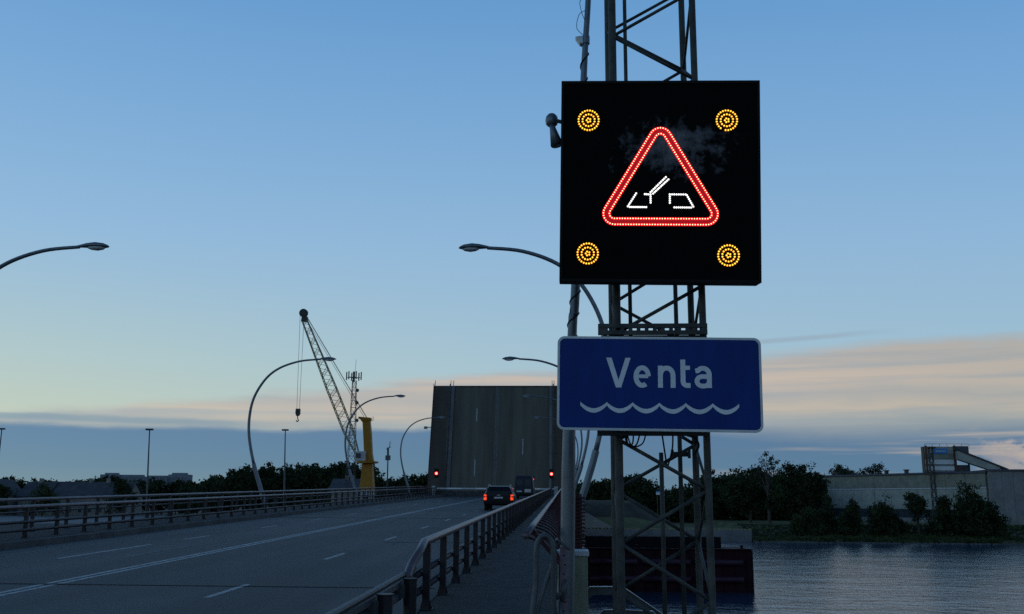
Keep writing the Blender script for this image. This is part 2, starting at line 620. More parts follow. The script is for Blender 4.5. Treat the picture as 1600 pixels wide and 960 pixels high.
grid_mesh('near_river_bank', xs, ys, near_z, 'land')

xs = [-6000, -2500, -1000, -500, -320, -200, -120, -80, -60, -40, -30, -22, -17, -8, 0, 3, 6, 9, 12, 15, 18, 21, 24, 27, 30, 33, 36, 38, 38.6, 42, 47, 53, 60, 68, 77, 87, 98, 110, 125, 145, 180, 260, 500, 1200, 3000, 6000]
ys = [198, 200, 202, 203.5, 204.5, 205.5, 206.5, 207.05, 207.6, 209, 211, 214, 218, 223, 229, 236, 244, 252, 262, 276, 300, 340, 420, 600, 900, 1500, 3000, 7000]


def far_z(x, y):
    if x < 38.3:
        z = -1.2 if y < 207.3 else 2.25
    else:
        e = 203.8 + 1.3 * mnoise.noise((x * .06, 0, 1)) + sm(85, 125, x) * 2
        z = -1.2 + sm(e - 2, e + 2.2, y) * 1.9 + sm(e + 1, e + 22, y) * 2.3
    # road embankment behind the bridge
    if y > 216:
        k = sm(216, 233, y)
        z = z + max(0, 6.0 - max(0, abs(x + 3.0) - 18.5) * .6) * k * (1 - sm(290, 420, y))
    if y > 600:
        z += 2.0
    return z + (.18 * mnoise.noise((x * .25, y * .25, 5)) if y > 207 else 0)


far = grid_mesh('far_river_bank', xs, ys, far_z, 'grass')
far.data.materials.append(M['brown'])
far.data.materials.append(M['land'])
for pl in far.data.polygons:
    c = pl.center
    if c.z > 3.6 and c.x < 30 and c.y < 420:
        pl.material_index = 1
    elif c.y < 226 and c.x > 38 or c.y > 330:
        pl.material_index = 2

b = MB()
for i in range(4):          # wall of cast sections with open joints
    b.box(-14.9 + i * 13.3, -1.64 + i * 13.3, 206.6, 207.4, -1.5, 2.36)
for i in range(16):
    b.box(-320 + i * 19, -301.03 + i * 19, 206.6, 207.4, -1.5, 2.36)
b.build('quay_wall', 'quay', kind='structure')
b = MB()
for i in range(46):
    x = 2.5 + i * .78
    w = random.uniform(.35, .66)
    z = random.uniform(.16, .32)
    b.box(x, x + w, 206.7 + random.uniform(0, .12), 207.35, 2.364, 2.36 + z)
b.build('quay_edge_stones', 'ochre', kind='stuff')
b = MB()
b.box(-330, -18.5, 207.41, 320, 2.0, 2.62)
b.build('quay_apron', 'quay', kind='structure')
b = MB()                     # stone pitching at the far abutment
b.prism([(-6, 212, 2.2), (-6, 212, 6.6), (2.7, 212, 6.5), (10.0, 212, 2.5)], (0, 8, 0))
b.build('abutment_slope', 'concrete', kind='structure')

# ---------------------------------------------------------------- the bridge deck
SE = 117.0
b = MB()
b.dbox(-16.85, .15, 11.6, SE, -3.0, -1.80)
b.dbox(-15.2, -13.2, 11.7, SE - .5, -4.1, -3.0)
b.dbox(-3.2, -1.2, 11.7, SE - .5, -4.1, -3.0)
b.build('bridge_deck', 'concrete', kind='structure')
b = MB()
b.dbox(-16.85, .15, 133, 232, -3.0, -1.8)
b.dbox(-16.85, -14.2, 133, 232, -1.8, -1.6)
b.dbox(-2.0, .15, 133, 232, -1.8, -1.6)
b.build('far_bridge_span', 'concrete', kind='structure')
for s in (46, 80):
    t = thing('bridge_pier', 'concrete bridge pier standing in the river under the deck, %s' % ('nearer to the bank' if s == 46 else 'in midstream'), 'pier', (-8, s, 0), 'bridge piers')
    b = MB()
    b.box(-15.6, -.9, s - 1, s + 1, -2, EYE - 4.1 + G * (s - 1) - .01)
    b.build('pier_wall', 'concrete', t, bevel=.25)
b = MB()
b.dbox(-14.1, -1.98, -40, SE, -1.95, -1.75)
b.build('road', 'asphalt', kind='structure')
b = MB()
b.dbox(-14.1, -1.98, -40, 11.6, -3.5, -1.96)
b.build('road_foundation', 'concrete', kind='structure')
# walkways in cast slabs with open joints
for nm, x0, x1 in (('right_walkway', -1.83, -.02), ('left_walkway', -16.8, -14.34)):
    w = bpy.data.objects.new(nm, None)
    C.objects.link(w)
    w['kind'] = 'structure'
    w['_o'] = (0, 0, 0)
    js = [-40, -20, 4.6, 9.9, 15.3, 20.6, 26.0, 31.3, 36.7, 42, 52, 62, 72, 82, 92, 102, SE]
    for a, c in zip(js, js[1:]):
        b = MB()
        b.dbox(x0, x1, a + .012, c - .012, -1.79, -1.6)
        b.build('slab', 'walk', w)
for nm, x0, x1 in (('right_kerb', -1.98, -1.84), ('left_kerb', -14.33, -14.1)):
    w = bpy.data.objects.new(nm, None)
    C.objects.link(w)
    w['kind'] = 'structure'
    w['_o'] = (0, 0, 0)
    s = -12.0
    while s < SE - 3:
        b = MB()
        b.dbox(x0, x1, s + .01, s + 2.99, -1.94, -1.585 - random.uniform(0, .006))
        b.build('kerb_stone', 'kerb', w)
        s += 3
b = MB()
b.dbox(-14.1, -1.98, 16.35, 16.42, -1.749, -1.744)
b.dbox(-5.3, -1.98, 28.3, 28.33, -1.749, -1.744)
b.dbox(-14.1, -1.98, 46.3, 46.4, -1.749, -1.744)
b.dbox(-14.1, -1.98, 80.3, 80.4, -1.749, -1.744)
b.build('road_joint', 'hole', kind='structure')
# lane paint
mk = bpy.data.objects.new('lane_markings', None)
C.objects.link(mk)
mk['kind'] = 'structure'
mk['_o'] = (0, 0, 0)


def dash(x, s0, s1, w=.11):
    b = MB()
    b.dbox(x - w / 2, x + w / 2, s0, s1, -1.749, -1.7455)
    b.build('painted_line', 'paint', mk)


dash(-8.83, -20, 16.3)
dash(-8.62, -20, 16.3)
dash(-8.83, 16.5, SE)
dash(-8.62, 16.5, SE)
s = -6.4
while s < SE - 4:
    dash(-5.43, s + 14.7 - 8, s + 16.6 - 8)
    s += 7.25
dash(-11.38, 21.6, 26.5)
for s in (28.9, 36.2, 43.4, 50.7, 58, 65.2, 72.4, 79.7, 87, 94.2, 101.5):
    dash(-11.38, s, s + 1.9)
for s in (17.4, 10.2, 2.9):
    dash(-11.38, s - 1.0, s + .9)
b = MB()          # worn lane arrows on the left carriageway
for x, s in ((-10.1, 22.0), (-13.0, 20.4)):
    b.add([D(x - .06, s + .9, -1.7455), D(x + .06, s + .9, -1.7455), D(x + .06, s + 4.4, -1.7455), D(x - .06, s + 4.4, -1.7455)], [(0, 1, 2, 3)])
    b.add([D(x, s, -1.7455), D(x + .22, s + .9, -1.7455), D(x - .22, s + .9, -1.7455)], [(0, 1, 2)])
b.build('lane_arrow', 'paintworn', mk)

# ---------------------------------------------------------------- guardrails between road and walkways


def post_proto(h, matn):
    b = MB()
    b.box(-.045, .045, -.05, .05, 0, h)
    b.box(-.085, .085, -.09, .09, 0, .02)
    for i in (-1, 1):
        b.prism([(i * .045, 0, .02), (i * .08, 0, .02), (i * .045, 0, .14)], (0, .012, 0))
    o = b.build('post', matn, bevel=.006)
    return o


def guardrail(label, x, side, s0, s1, top, lows, step, postmat, end):
    t = thing('guardrail', label, 'guardrail', D(x, s0, -1.6), 'guardrails beside the road')
    pts = [D(x, s, top) for s in [s0 + .15] + list(np.arange(s0 + 2, s1, 4.0)) + [s1]]
    if end:
        pts = spline([D(x + end, s0 - .55, -1.12), D(x + end * .8, s0 - .32, -.98), D(x, s0 - .08, top - .08), D(x, s0 + .25, top)], 5) + pts[1:]
    b = MB()
    b.tube(pts, .052, 10)
    b.build('top_rail', 'railtop', t, smooth=True)
    for n in lows:
        b = MB()
        b.tube([D(x + side * .1, s, n) for s in np.arange(s0, s1 + .1, (s1 - s0) / 24)], .045, 8)
        b.build('lower_rail', postmat, t, smooth=True)
    pr = None
    s = s0 + .5
    while s < s1:
        if pr is None:
            pr = post_proto(abs(-1.6 - top) - .03, postmat)
            pr.parent = t
            pr.location = D(x, s, -1.6) - Vector(t['_o'])
        else:
            piece(pr, t, D(x, s, -1.6))
        s += step
    # brackets holding the low tubes off the posts, one small piece per post
    b = MB()
    s = s0 + .5
    while s < s1:
        for n in lows:
            b.dbox(min(x, x + side * .1), max(x, x + side * .1), s - .03, s + .03, n - .03, n + .03)
        s += step
    b.build('rail_brackets', postmat, t, kind='stuff')
    return t


guardrail('dark steel guardrail with three rails between the road and the right walkway', -1.78, -1, 12.05, SE - 1, -.75, (-1.16, -1.38), 1.67, 'rail', -.08)
guardrail('dark steel guardrail with three rails along the kerb of the left walkway', -15.0, 1, 6.0, SE - 1, -.76, (-1.16, -1.38), 1.67, 'rail', 0)
# outer railing, left: plain three-rail
t = thing('bridge_railing', 'plain brownish steel railing on the outer left edge of the bridge', 'railing', D(-16.65, 6, -1.6))
for n, r, mm in ((-.62, .05, 'railtop'), (-1.0, .03, 'rail'), (-1.3, .03, 'rail')):
    b = MB()
    b.tube([D(-16.65, s, n) for s in np.arange(6, SE, 5.5)], r, 8)
    b.build('rail', mm, t, smooth=True)
pr = None
for s in np.arange(6.7, SE - .5, 2.1):
    if pr is None:
        pr = post_proto(.95, 'rail')
        pr.parent = t
        pr.location = D(-16.65, s, -1.6) - Vector(t['_o'])
    else:
        piece(pr, t, D(-16.65, s, -1.6))
# outer railing, right: maroon bowed balusters
t = thing('bridge_railing', 'maroon railing of bowed balusters on the outer right edge of the walkway', 'railing', D(-.3, 9.65, -1.6))
b = MB()
b.tube([D(-.4, s, -.52) for s in [9.62] + list(np.arange(12, SE, 6))], .036, 10)
b.build('handrail', 'railtop', t, smooth=True)
for x, n in ((-.045, -1.0), (-.12, -1.5)):
    b = MB()
    b.tube([D(x, s, n) for s in [9.8] + list(np.arange(12, SE, 6))], .025, 8)
    b.build('stringer', 'maroon', t, smooth=True)
prof = spline([(-.4, 0, -.55), (-.22, 0, -.62), (-.08, 0, -.8), (-.02, 0, -1.05), (-.06, 0, -1.35), (-.12, 0, -1.6)], 3)
b = MB()
rings = []
for i, q in enumerate(prof):
    d = (prof[min(i + 1, len(prof) - 1)] - prof[max(i - 1, 0)]).normalized()
    nn = Vector((d.z, 0, -d.x)) * .011
    rings.append([q - nn + Vector((0, -.008, 0)), q + nn + Vector((0, -.008, 0)), q + nn + Vector((0, .008, 0)), q - nn + Vector((0, .008, 0))])
b.loft(rings)
pr = b.build('baluster', 'maroon')
pr.parent = t
pr.location = Vector((0, 9.9, EYE + G * 9.9)) - Vector(t['_o'])
s = 10.65
k = 1
while s < SE - .3 and k < 280:
    piece(pr, t, (0, s, EYE + G * s))
    s += .75
    k += 1
for i in range(7):
    s = 11.0 + i * 16
    b = MB()
    b.bar(D(-.06, s, -1.6), D(-.06, s, -.9), .06, .05)
    b.bar(D(-.06, s, -.9), D(-.38, s, -.54), .06, .05)
    b.build('post', 'maroon', t)

# galvanised low barrier running on from the guardrail towards the camera
t = thing('crash_barrier', 'low galvanised crash barrier joining the end of the right guardrail', 'barrier', D(-1.86, 11, -1.75))
wprof = [(-.04, -.15), (.03, -.10), (.03, -.04), (-.04, 0), (.03, .04), (.03, .10), (-.04, .15)]
b = MB()
ss = [2.0, 8.0, 10.5, 12.3]
rings = []
for s in ss:
    x = -1.9 - (.03 if s < 9 else 0)
    rings.append([D(x + px_, s, -1.22 + pz_) for px_, pz_ in wprof] + [D(x + px_ - .006, s, -1.22 + pz_) for px_, pz_ in reversed(wprof)])
b.loft(rings)
b.tube([D(-1.9, s, -1.07) for s in ss], .03, 8)
b.build('beam', 'steelgrey', t)
for s in (4.9, 6.5, 8.1, 9.65, 11.2):
    b = MB()
    b.tube([D(-1.77, s, -1.75), D(-1.77, s, -1.1)], .075, 10)
    b.tube([D(-1.77, s, -1.1), D(-1.77, s, -1.085)], .085, 10)
    b.build('post', 'rail', t)
    b = MB()
    b.dbox(-1.9, -1.78, s - .05, s + .05, -1.3, -1.15)
    b.build('spacer', 'steelgrey', t)

# ---------------------------------------------------------------- curved street lamps


def lamp(label, sd_, base, proto=None):
    if proto is not None:
        c = copy_tree(proto)
        c.location = base
        c['label'] = label
        c.scale = (1, 1, 1)
        return c
    t = thing('street_lamp', label, 'street lamp', (0, 0, 0), 'curved street lamps along the bridge')
    pr_ = [(0, 0), (.37, 1.1), (.85, 2.5), (1.2, 4.0), (1.24, 5.2), (1.02, 6.25), (.42, 7.25), (-.35, 7.85), (-1.45, 8.22), (-2.6, 8.33)]
    sp = spline([(-sd_ * x, 0, z) for x, z in pr_], 6)
    k = len(sp)
    cut = 13
    b = MB()
    b.tube(sp[:cut], [.115] * cut, 10)
    b.lathe((0, 0, 0), [(.2, 0), (.2, .03), (.13, .05), (.13, .05)], 10)
    b.build('base_sleeve', 'lamp', t, smooth=False)
    b = MB()
    b.tube(sp[cut - 1:], [.085 - .035 * i / (k - cut) for i in range(k - cut + 1)], 10)
    b.build('curved_post', 'lamp', t, smooth=True)
    b = MB()
    hx = 2.55 * sd_
    rings = []
    for u, w, h, dz in ((0, .05, .05, .0), (.12, .075, .065, .01), (.3, .13, .09, .02), (.55, .165, .115, .02), (.8, .15, .09, .01), (.93, .09, .05, -.0), (.98, .02, .02, -.005)):
        rings.append([Vector((hx + sd_ * u, w * math.cos(a), 8.335 + dz + h * math.sin(a) * (1 if math.sin(a) > 0 else .55))) for a in [2 * math.pi * j / 14 for j in range(14)]])
    b.loft(rings)
    b.build('lamp_head', 'lamp', t, smooth=True)
    b = MB()
    rings = []
    for u, w, h in ((.32, .04, .02), (.42, .11, .06), (.6, .13, .085), (.78, .1, .06), (.86, .03, .02)):
        rings.append([Vector((hx + sd_ * u, w * math.cos(a), 8.30 + h * math.sin(a))) for a in [2 * math.pi * j / 12 for j in range(12)]])
    b.loft(rings)
    b.build('lens', 'pale', t, smooth=True)
    t.location = base
    t.scale = (.94, 1, .985)
    return t


where = [('nearest to the camera', 26.1), ('with the crane jib behind its head', 53), ('in front of the antenna mast', 76.8), ('just before the raised bridge leaf', 103)]
pl_ = pr_r = None
for i, (w, s) in enumerate(where):
    lab = 'curved street lamp on the left bridge edge, ' + w
    pl_ = pl_ or None
    o = lamp(lab, 1, D(-16.45, s, -1.6), pl_)
    pl_ = pl_ or o
where = ['arc passing behind the LED sign', 'head just above the raised leaf', 'head before the upper raised leaf', 'head before the middle of the leaf']
for i, (w, s) in enumerate(zip(where, (26.2, 53, 76.8, 103))):
    lab = 'curved street lamp on the right bridge edge, ' + w
    o = lamp(lab, -1, D(-.02, s, -1.6), pr_r)
    pr_r = pr_r or o
    if i == 0:
        o.location.x += .08
        o.scale = (.87, 1, .972)

# ---------------------------------------------------------------- raised bascule leaf
LA = math.radians(73.7)
LO = D(0, 117.6, -1.75)
LU = Vector((0, math.cos(LA), math.sin(LA)))
LN = Vector((0, -math.sin(LA), math.cos(LA)))


def L(x, l, h):
    return LO + Vector((x, 0, 0)) + LU * l + LN * h


t = thing('bascule_leaf', 'raised bascule bridge leaf showing its dark road deck to the queue', 'bridge leaf', LO + Vector((-8.3, 0, 0)))
LL = 14.25


def lbox(b, x0, x1, l0, l1, h0, h1, m=0):
    b.hexa([L(x0, l0, h0), L(x1, l0, h0), L(x1, l0, h1), L(x0, l0, h1), L(x0, l1, h0), L(x1, l1, h0), L(x1, l1, h1), L(x0, l1, h1)], m)


b = MB()
lbox(b, -14.1, -2.0, 0, LL, -.9, 0)
b.build('roadway', 'leafdeck', t)
for x0, x1 in ((-16.85, -14.102), (-1.998, .1)):
    b = MB()
    lbox(b, x0, x1, 0, LL, -.9, .14)
    b.build('walkway', 'leafdeck2', t)
for i in range(6):
    b = MB()
    x = -15.6 + i * 2.9
    lbox(b, x, x + .3, -.5, LL - .2, -1.9, -.902)
    b.build('girder', 'darksteel', t)
for nm, x, w, runs in (('centre_line', -8.68, .26, [(0, LL)]), ('lane_line', -11.2, .14, [(2.5, 4.6), (9.6, 11.3)]), ('lane_line', -5.35, .14, [(5.2, 7.3)])):
    for a, c in runs:
        b = MB()
        if nm == 'centre_line':
            lbox(b, x - .17, x - .05, a, c, .001, .006)
            lbox(b, x + .05, x + .17, a, c, .001, .006)
        else:
            lbox(b, x - w / 2, x + w / 2, a, c, .001, .006)
        b.build(nm, 'paintworn' if nm == 'centre_line' else 'paint', t)
for x in (-14.65, -1.6):
    g = MB()
    g.tube([L(x, .2, .95), L(x, LL, .95)], .055, 8)
    g.tube([L(x, .2, .55), L(x, LL, .55)], .04, 8)
    g.build('guardrail', 'steelgrey', t, smooth=True)
    b = MB()
    for i in range(9):
        b.bar(L(x, .6 + i * 1.6, .14), L(x, .6 + i * 1.6, .93), .09, .09)
    b.build('guardrail_posts', 'rail', t, kind='stuff')
    b = MB()
    lbox(b, x + (.12 if x < -8 else -.5), x + (.5 if x < -8 else -.12), 0, LL, .142, .20)
    b.build('kerb_strip', 'quay', t)
for x in (-16.7, -.0):
    g = MB()
    g.tube([L(x, .2, 1.05), L(x, LL, 1.05)], .05, 8)
    for i in range(30):
        g.bar(L(x, .4 + i * .47, .14), L(x, .4 + i * .47, 1.04), .03, .03)
    g.build('side_railing', 'maroon', t)
for x in (-16.65, -14.65, -14.3, -1.75, -1.5):
    b = MB()
    b.tube([L(x, LL, .3), L(x, LL + .75, .3)], .04, 6)
    b.build('end_post', 'darksteel', t)
b = MB()
lbox(b, -16.85, .1, LL, LL + .12, -.9, .1)
b.build('nosing', 'darksteel', t)
b = MB()
b.tube([L(-16.7, 8.4, 1.0), L(-17.3, 8.4, 1.0)], .05, 6)
b.bar(L(-17.6, 8.35, 1.0), L(-17.2, 8.35, 1.0), .25, .3)
b.build('navigation_lamp', 'lamp', t)
# hinge pier and leaf pit
t = thing('bascule_pier', 'massive concrete pier carrying the hinge of the raised bridge leaf', 'pier', (-8, 119, 0))
b = MB()
b.box(-18.5, 1.2, 117.4, 129, -2, EYE + G * 117 - 3.2)
b.build('pier_block', 'concrete', t, bevel=.2)
t = thing('bascule_pier', 'concrete pier carrying the far fixed span beyond the raised leaf', 'pier', (-8, 136, 0))
b = MB()
b.box(-18.0, 1.2, 134, 139, -2, EYE + G * 133 - 3.05)
b.build('pier_block', 'concrete', t, bevel=.2)
t = thing('machinery_wall', 'low dark wall of the bridge machinery under the raised leaf', 'wall', D(-8, 116.7, -1.75))
for i in range(6):
    b = MB()
    b.dbox(-16 + i * 2.66, -13.42 + i * 2.66, 116.6, 116.9, -1.75, -1.12 - .05 * (i % 2))
    b.build('panel', 'darksteel', t)

# boom barriers and red signals at the opening
for lab, x0, x1, sgn in (('white boom barrier lowered across the left half of the road', -15.3, -8.75, 1), ('white boom barrier lowered across the right half of the road', -1.2, -8.45, -1)):
    t = thing('boom_barrier', lab, 'barrier', D(x0, 112, -1.6), 'boom barriers before the raised leaf')
    b = MB()
    b.dbox(x0 - .2, x0 + .2, 111.85, 112.15, -1.6, -.55)
    b.build('drive_cabinet', 'cwhite', t, bevel=.03)
    n = 4
    for i in range(n):
        a, c = x0 + (x1 - x0) * i / n, x0 + (x1 - x0) * (i + 1) / n
        b = MB()
        b.bar(D(a, 111.75, -.82), D(c, 111.75, -.82), .07, .16)
        b.build('boom_section', 'pale' if i % 2 == 0 else 'white', t)
for lab, x, n0, r in (('red signal lamp on a post left of the lowered barrier', -14.85, .87, .19), ('red signal lamp on a post beside the right guardrail end', -1.69, .86, .19), ('small red lamp on a thin post behind the van', -3.85, .27, .10)):
    s = 110.8 if r > .15 else 113.2
    t = thing('traffic_signal', lab, 'traffic light', D(x, s, -1.6), 'red signals at the bridge opening')
    b = MB()
    b.tube([D(x, s + .12, -1.6), D(x, s + .12, n0 + .1)], .05, 8)
    b.build('post', 'darksteel', t)
    b = MB()
    k = r / .19
    b.dbox(x - .24 * k, x + .24 * k, s - .02, s + .22, n0 - .5 * k, n0 + .55 * k)
    b.build('housing', 'black', t, bevel=.02)
    b = MB()
    c = D(x, s - .03, n0)
    b.loft([[c + Vector((q * math.cos(a), dy, q * math.sin(a))) for a in [2 * math.pi * j / 16 for j in range(16)]] for q, dy in ((r, .01), (r * .9, -.03))], 0)
    b.loft([[c + Vector((q * math.cos(a), dy, q * math.sin(a))) for a in [2 * math.pi * j / 16 for j in range(16)]] for q, dy in ((r * .72, -.031), (r * .3, -.06))], 1)
    b.build('lens', ['signal_rim', 'signal'], t, smooth=True)
    b = MB()
    vs = []
    for j in range(9):
        a = math.pi * j / 8
        for dy in (0, -.22):
            vs.append(c + Vector((r * 1.12 * math.cos(a), dy, r * 1.12 * math.sin(a))))
    b.add(vs, [(2 * j, 2 * j + 1, 2 * j + 3, 2 * j + 2) for j in range(8)])
    o = b.build('hood', 'black', t)
    o.modifiers.new('thick', 'SOLIDIFY').thickness = .012

# ---------------------------------------------------------------- vehicles


def section(y, hw, hwr, z0, zb, zr, tuck=.06):
    return [(-hw + tuck, y, z0), (-hw, y, z0 + .18), (-hw, y, zb - .06), (-hw + .03, y, zb), (-hwr - .02, y, zr - .12), (-hwr + .1, y, zr),
            (hwr - .1, y, zr), (hwr + .02, y, zr - .12), (hw - .03, y, zb), (hw, y, zb - .06), (hw, y, z0 + .18), (hw - tuck, y, z0)]


def wheel_parts(t, o, x, y, r, w):
    b = MB()
    prof_ = [(r * .6, -w / 2), (r * .95, -w / 2), (r, -w / 3), (r, w / 3), (r * .95, w / 2), (r * .6, w / 2)]
    b.loft([[Vector((o.x + x + d, o.y + y + q * math.cos(a), o.z + r + q * math.sin(a))) for a in [2 * math.pi * j / 18 for j in range(18)]] for q, d in prof_])
    wo_ = b.build('wheel', 'rubber', t, smooth=True)
    b = MB()
    b.loft([[Vector((o.x + x + d, o.y + y + q * math.cos(a), o.z + r + q * math.sin(a))) for a in [2 * math.pi * j / 12 for j in range(12)]] for q, d in ((r * .61, -w * .42), (r * .61, w * .42))])
    b.build('rim', 'silver', wo_)


o = D(-4.13, 59.4, -1.745)
t = thing('parked_car', 'dark boxy off-road estate car waiting with red tail lights on', 'car', o)
b = MB()
b.loft([[o + Vector(q) for q in section(*a)] for a in (
    (0, .86, .66, .42, .98, 1.0, .1), (.06, .92, .74, .36, 1.02, 1.3, .06), (.28, .93, .70, .34, 1.05, 1.60, .06), (.6, .93, .70, .34, 1.05, 1.66, .06), (1.9, .93, .69, .32, 1.03, 1.68, .06), (2.6, .93, .66, .32, 1.02, 1.60, .06),
    (3.35, .92, .70, .32, 1.0, 1.06, .06), (4.2, .9, .68, .34, .9, .96, .06), (4.6, .82, .6, .4, .7, .76, .1))])
b.build('body', 'carpaint', t, smooth=False, bevel=.02)
b = MB()
b.add([o + Vector(q) for q in ((-.72, .035, 1.06), (.72, .035, 1.06), (.62, .262, 1.55), (-.62, .262, 1.55), (-.72, .065, 1.06), (.72, .065, 1.06), (.62, .292, 1.55), (-.62, .292, 1.55))], [(0, 1, 2, 3), (7, 6, 5, 4), (0, 4, 5, 1), (1, 5, 6, 2), (2, 6, 7, 3), (3, 7, 4, 0)])
b.build('rear_window', 'glass', t)
for sgn in (-1, 1):
    b = MB()
    b.add([o + Vector((sgn * x, y, z)) for x, y, z in ((.905, .5, 1.08), (.905, 1.5, 1.08), (.75, 1.5, 1.55), (.75, .6, 1.55))] + [o + Vector((sgn * (x - .03), y, z)) for x, y, z in ((.905, .5, 1.08), (.905, 1.5, 1.08), (.75, 1.5, 1.55), (.75, .6, 1.55))], [(0, 1, 2, 3), (7, 6, 5, 4), (0, 4, 5, 1), (1, 5, 6, 2), (2, 6, 7, 3), (3, 7, 4, 0)])
    b.build('side_window', 'glass', t)
    b = MB()
    b.hexa([o + Vector((sgn * x, y, z)) for x, y, z in ((.73, -.035, .70), (.90, .0, .70), (.90, .12, .70), (.73, .12, .70), (.745, -.01, 1.06), (.885, .03, 1.06), (.885, .2, 1.06), (.745, .2, 1.06))])
    tl = b.build('tail_light', 'tail', t)
    b = MB()
    b.hexa([o + Vector((sgn * x, y, z)) for x, y, z in ((.72, -.045, .90), (.905, -.01, .90), (.905, .1, .90), (.72, .1, .90), (.72, -.035, .935), (.905, -.0, .935), (.905, .1, .935), (.72, .1, .935))])
    b.build('lens_divider', 'black', tl)
    b = MB()
    b.tube([o + Vector((sgn * .66, y, 1.74)) for y in (.45, 2.3)], .025, 6)
    for y in (.5, 1.4, 2.25):
        b.tube([o + Vector((sgn * .66, y, 1.62)), o + Vector((sgn * .66, y, 1.74))], .02, 6)
    b.build('roof_rail', 'silver', t)
    b = MB()
    b.box(o.x + sgn * 1.0 - .09, o.x + sgn * 1.0 + .09, o.y + 2.75, o.y + 2.85, o.z + 1.0, o.z + 1.16)
    b.build('wing_mirror', 'carpaint', t, bevel=.02)
    for y in (.95, 3.65):
        wheel_parts(t, o, sgn * .8, y, .36, .24)
b = MB()
b.box(o.x - .88, o.x + .88, o.y - .1, o.y + .06, o.z + .42, o.z + .66)
b.build('bumper', 'black', t, bevel=.04)
b = MB()
b.box(o.x - .27, o.x + .27, o.y - .05, o.y - .02, o.z + .8, o.z + .91)
b.build('number_plate', 'pale', t)
b = MB()
b.box(o.x - .1, o.x + .1, o.y - .03, o.y + .0, o.z + 1.0, o.z + 1.05)
b.build('badge', 'silver', t)

t.scale = (1, 1, .9)
for ch in t.children:
    if ch.name.startswith('wheel'):
        ch.scale = (1, 1, 1 / .9)

o = D(-4.28, 98, -1.745)
t = thing('parked_van', 'dark blue high-roofed van waiting ahead of the off-road car', 'van', o)
b = MB()
b.loft([[o + Vector(q) for q in section(*a)] for a in (
    (0, .94, .8, .4, 1.2, 2.26, .06), (.05, .97, .82, .36, 1.2, 2.32, .06), (4.2, .97, .82, .34, 1.2, 2.32, .06), (4.7, .96, .78, .34, 1.15, 2.1, .06), (5.3, .95, .75, .36, 1.1, 1.25, .06), (5.9, .85, .65, .42, .85, .92, .08))])
b.build('body', 'vanpaint', t, bevel=.03)
for x0, x1 in ((-.8, -.02), (.02, .8)):
    b = MB()
    b.box(o.x + x0, o.x + x1, o.y - .03, o.y - .002, o.z + .62, o.z + 2.15)
    d = b.build('rear_door', 'vanpaint', t, bevel=.015)
    b = MB()
    b.box(o.x + x0 + .1, o.x + x1 - .1, o.y - .042, o.y - .03, o.z + 1.35, o.z + 1.95)
    b.build('window', 'glass', d)
b = MB()
b.box(o.x + .08, o.x + .72, o.y - .05, o.y - .031, o.z + .68, o.z + 1.0)
b.build('lower_panel', 'silver', t)
b = MB()
b.box(o.x - .92, o.x + .92, o.y - .1, o.y - .032, o.z + .42, o.z + .58)
b.build('bumper', 'black', t, bevel=.03)
b = MB()
b.box(o.x - .72, o.x - .2, o.y - .05, o.y - .031, o.z + .72, o.z + .84)
b.build('number_plate', 'pale', t)
for sgn in (-1, 1):
    b = MB()
    b.box(o.x + sgn * .88 - .05, o.x + sgn * .88 + .05, o.y - .025, o.y + .0, o.z + .8, o.z + 1.2)
    b.build('tail_light', 'maroon', t)
    for y in (1.1, 4.9):
        wheel_parts(t, o, sgn * .82, y, .34, .22)

# ---------------------------------------------------------------- lattice mast
def uv(p, u, v, w):
    return p


TX0, TX1, TS0, TS1 = .525, 1.40, 9.74, 10.62
GZ = EYE + G * 9.7
t = thing('lattice_mast', 'dark steel lattice mast carrying the black LED sign and the blue river sign', 'mast', (.96, 10.18, GZ - 1.78))
TOP = 7.4
legx = {0: (TX0 - .012, TX0 + .03), 1: (TX1 - .04, TX1 + .02)}
for ix, iy in ((0, 0), (1, 0), (1, 1), (0, 1)):
    x = TX0 if ix == 0 else TX1
    y = TS0 if iy == 0 else TS1
    b = MB()
    b.tube([(x, y, GZ - 1.78), (x, y, GZ + TOP)], .042 if ix == 0 else .036, 12)
    b.box(x - .09, x + .09, y - .09, y + .09, GZ - 1.78, GZ - 1.755)
    b.build('leg', 'mast', t, smooth=False)
nod = [-1.65, -1.132, -.595, -.074, .418, .97, 1.5, 1.99, 2.53, 3.1, 3.7, 4.27, 4.79, 5.3, 5.8, 6.3, 6.8, 7.3]
for k in range(len(nod) - 1):
    left = (k % 2 == 0)      # node k lies on the left leg (front face)
    xa, xb = (TX0, TX1) if left else (TX1, TX0)
    b = MB()
    b.tube([(xa, TS0 - .0, GZ + nod[k]), (xb, TS0 - .0, GZ + nod[k + 1])], .019, 8)
    b.build('brace', 'mast', t, smooth=True)
    b = MB()
    b.tube([(xb, TS1, GZ + nod[k]), (xa, TS1, GZ + nod[k + 1])], .019, 8)
    b.build('brace', 'mast', t, smooth=True)
    for x in (TX0, TX1):
        ya, yb = (TS0, TS1) if (left == (x == TX0)) else (TS1, TS0)
        b = MB()
        b.tube([(x, ya, GZ + nod[k]), (x, yb, GZ + nod[k + 1])], .016, 8)
        b.build('brace', 'mast', t, smooth=True)
for x, y, n0, n1, r in ((.72, TS1 - .07, .7, TOP - .2, .022), (1.225, TS1 - .07, -1.6, 2.9, .024), (1.02, TS1 - .1, -1.6, .33, .024)):
    b = MB()
    b.tube([(x, y, GZ + n0), (x, y, GZ + n1)], r, 8)
    b.build('conduit', 'mast', t, smooth=True)
b = MB()
b.bar((1.13, TS1 - .05, GZ + .315), (1.33, TS1 - .05, GZ + .315), .05, .05)
b.bar((1.14, TS1 - .1, GZ + .36), (1.14, TS1 - .1, GZ + .27), .03, .03)
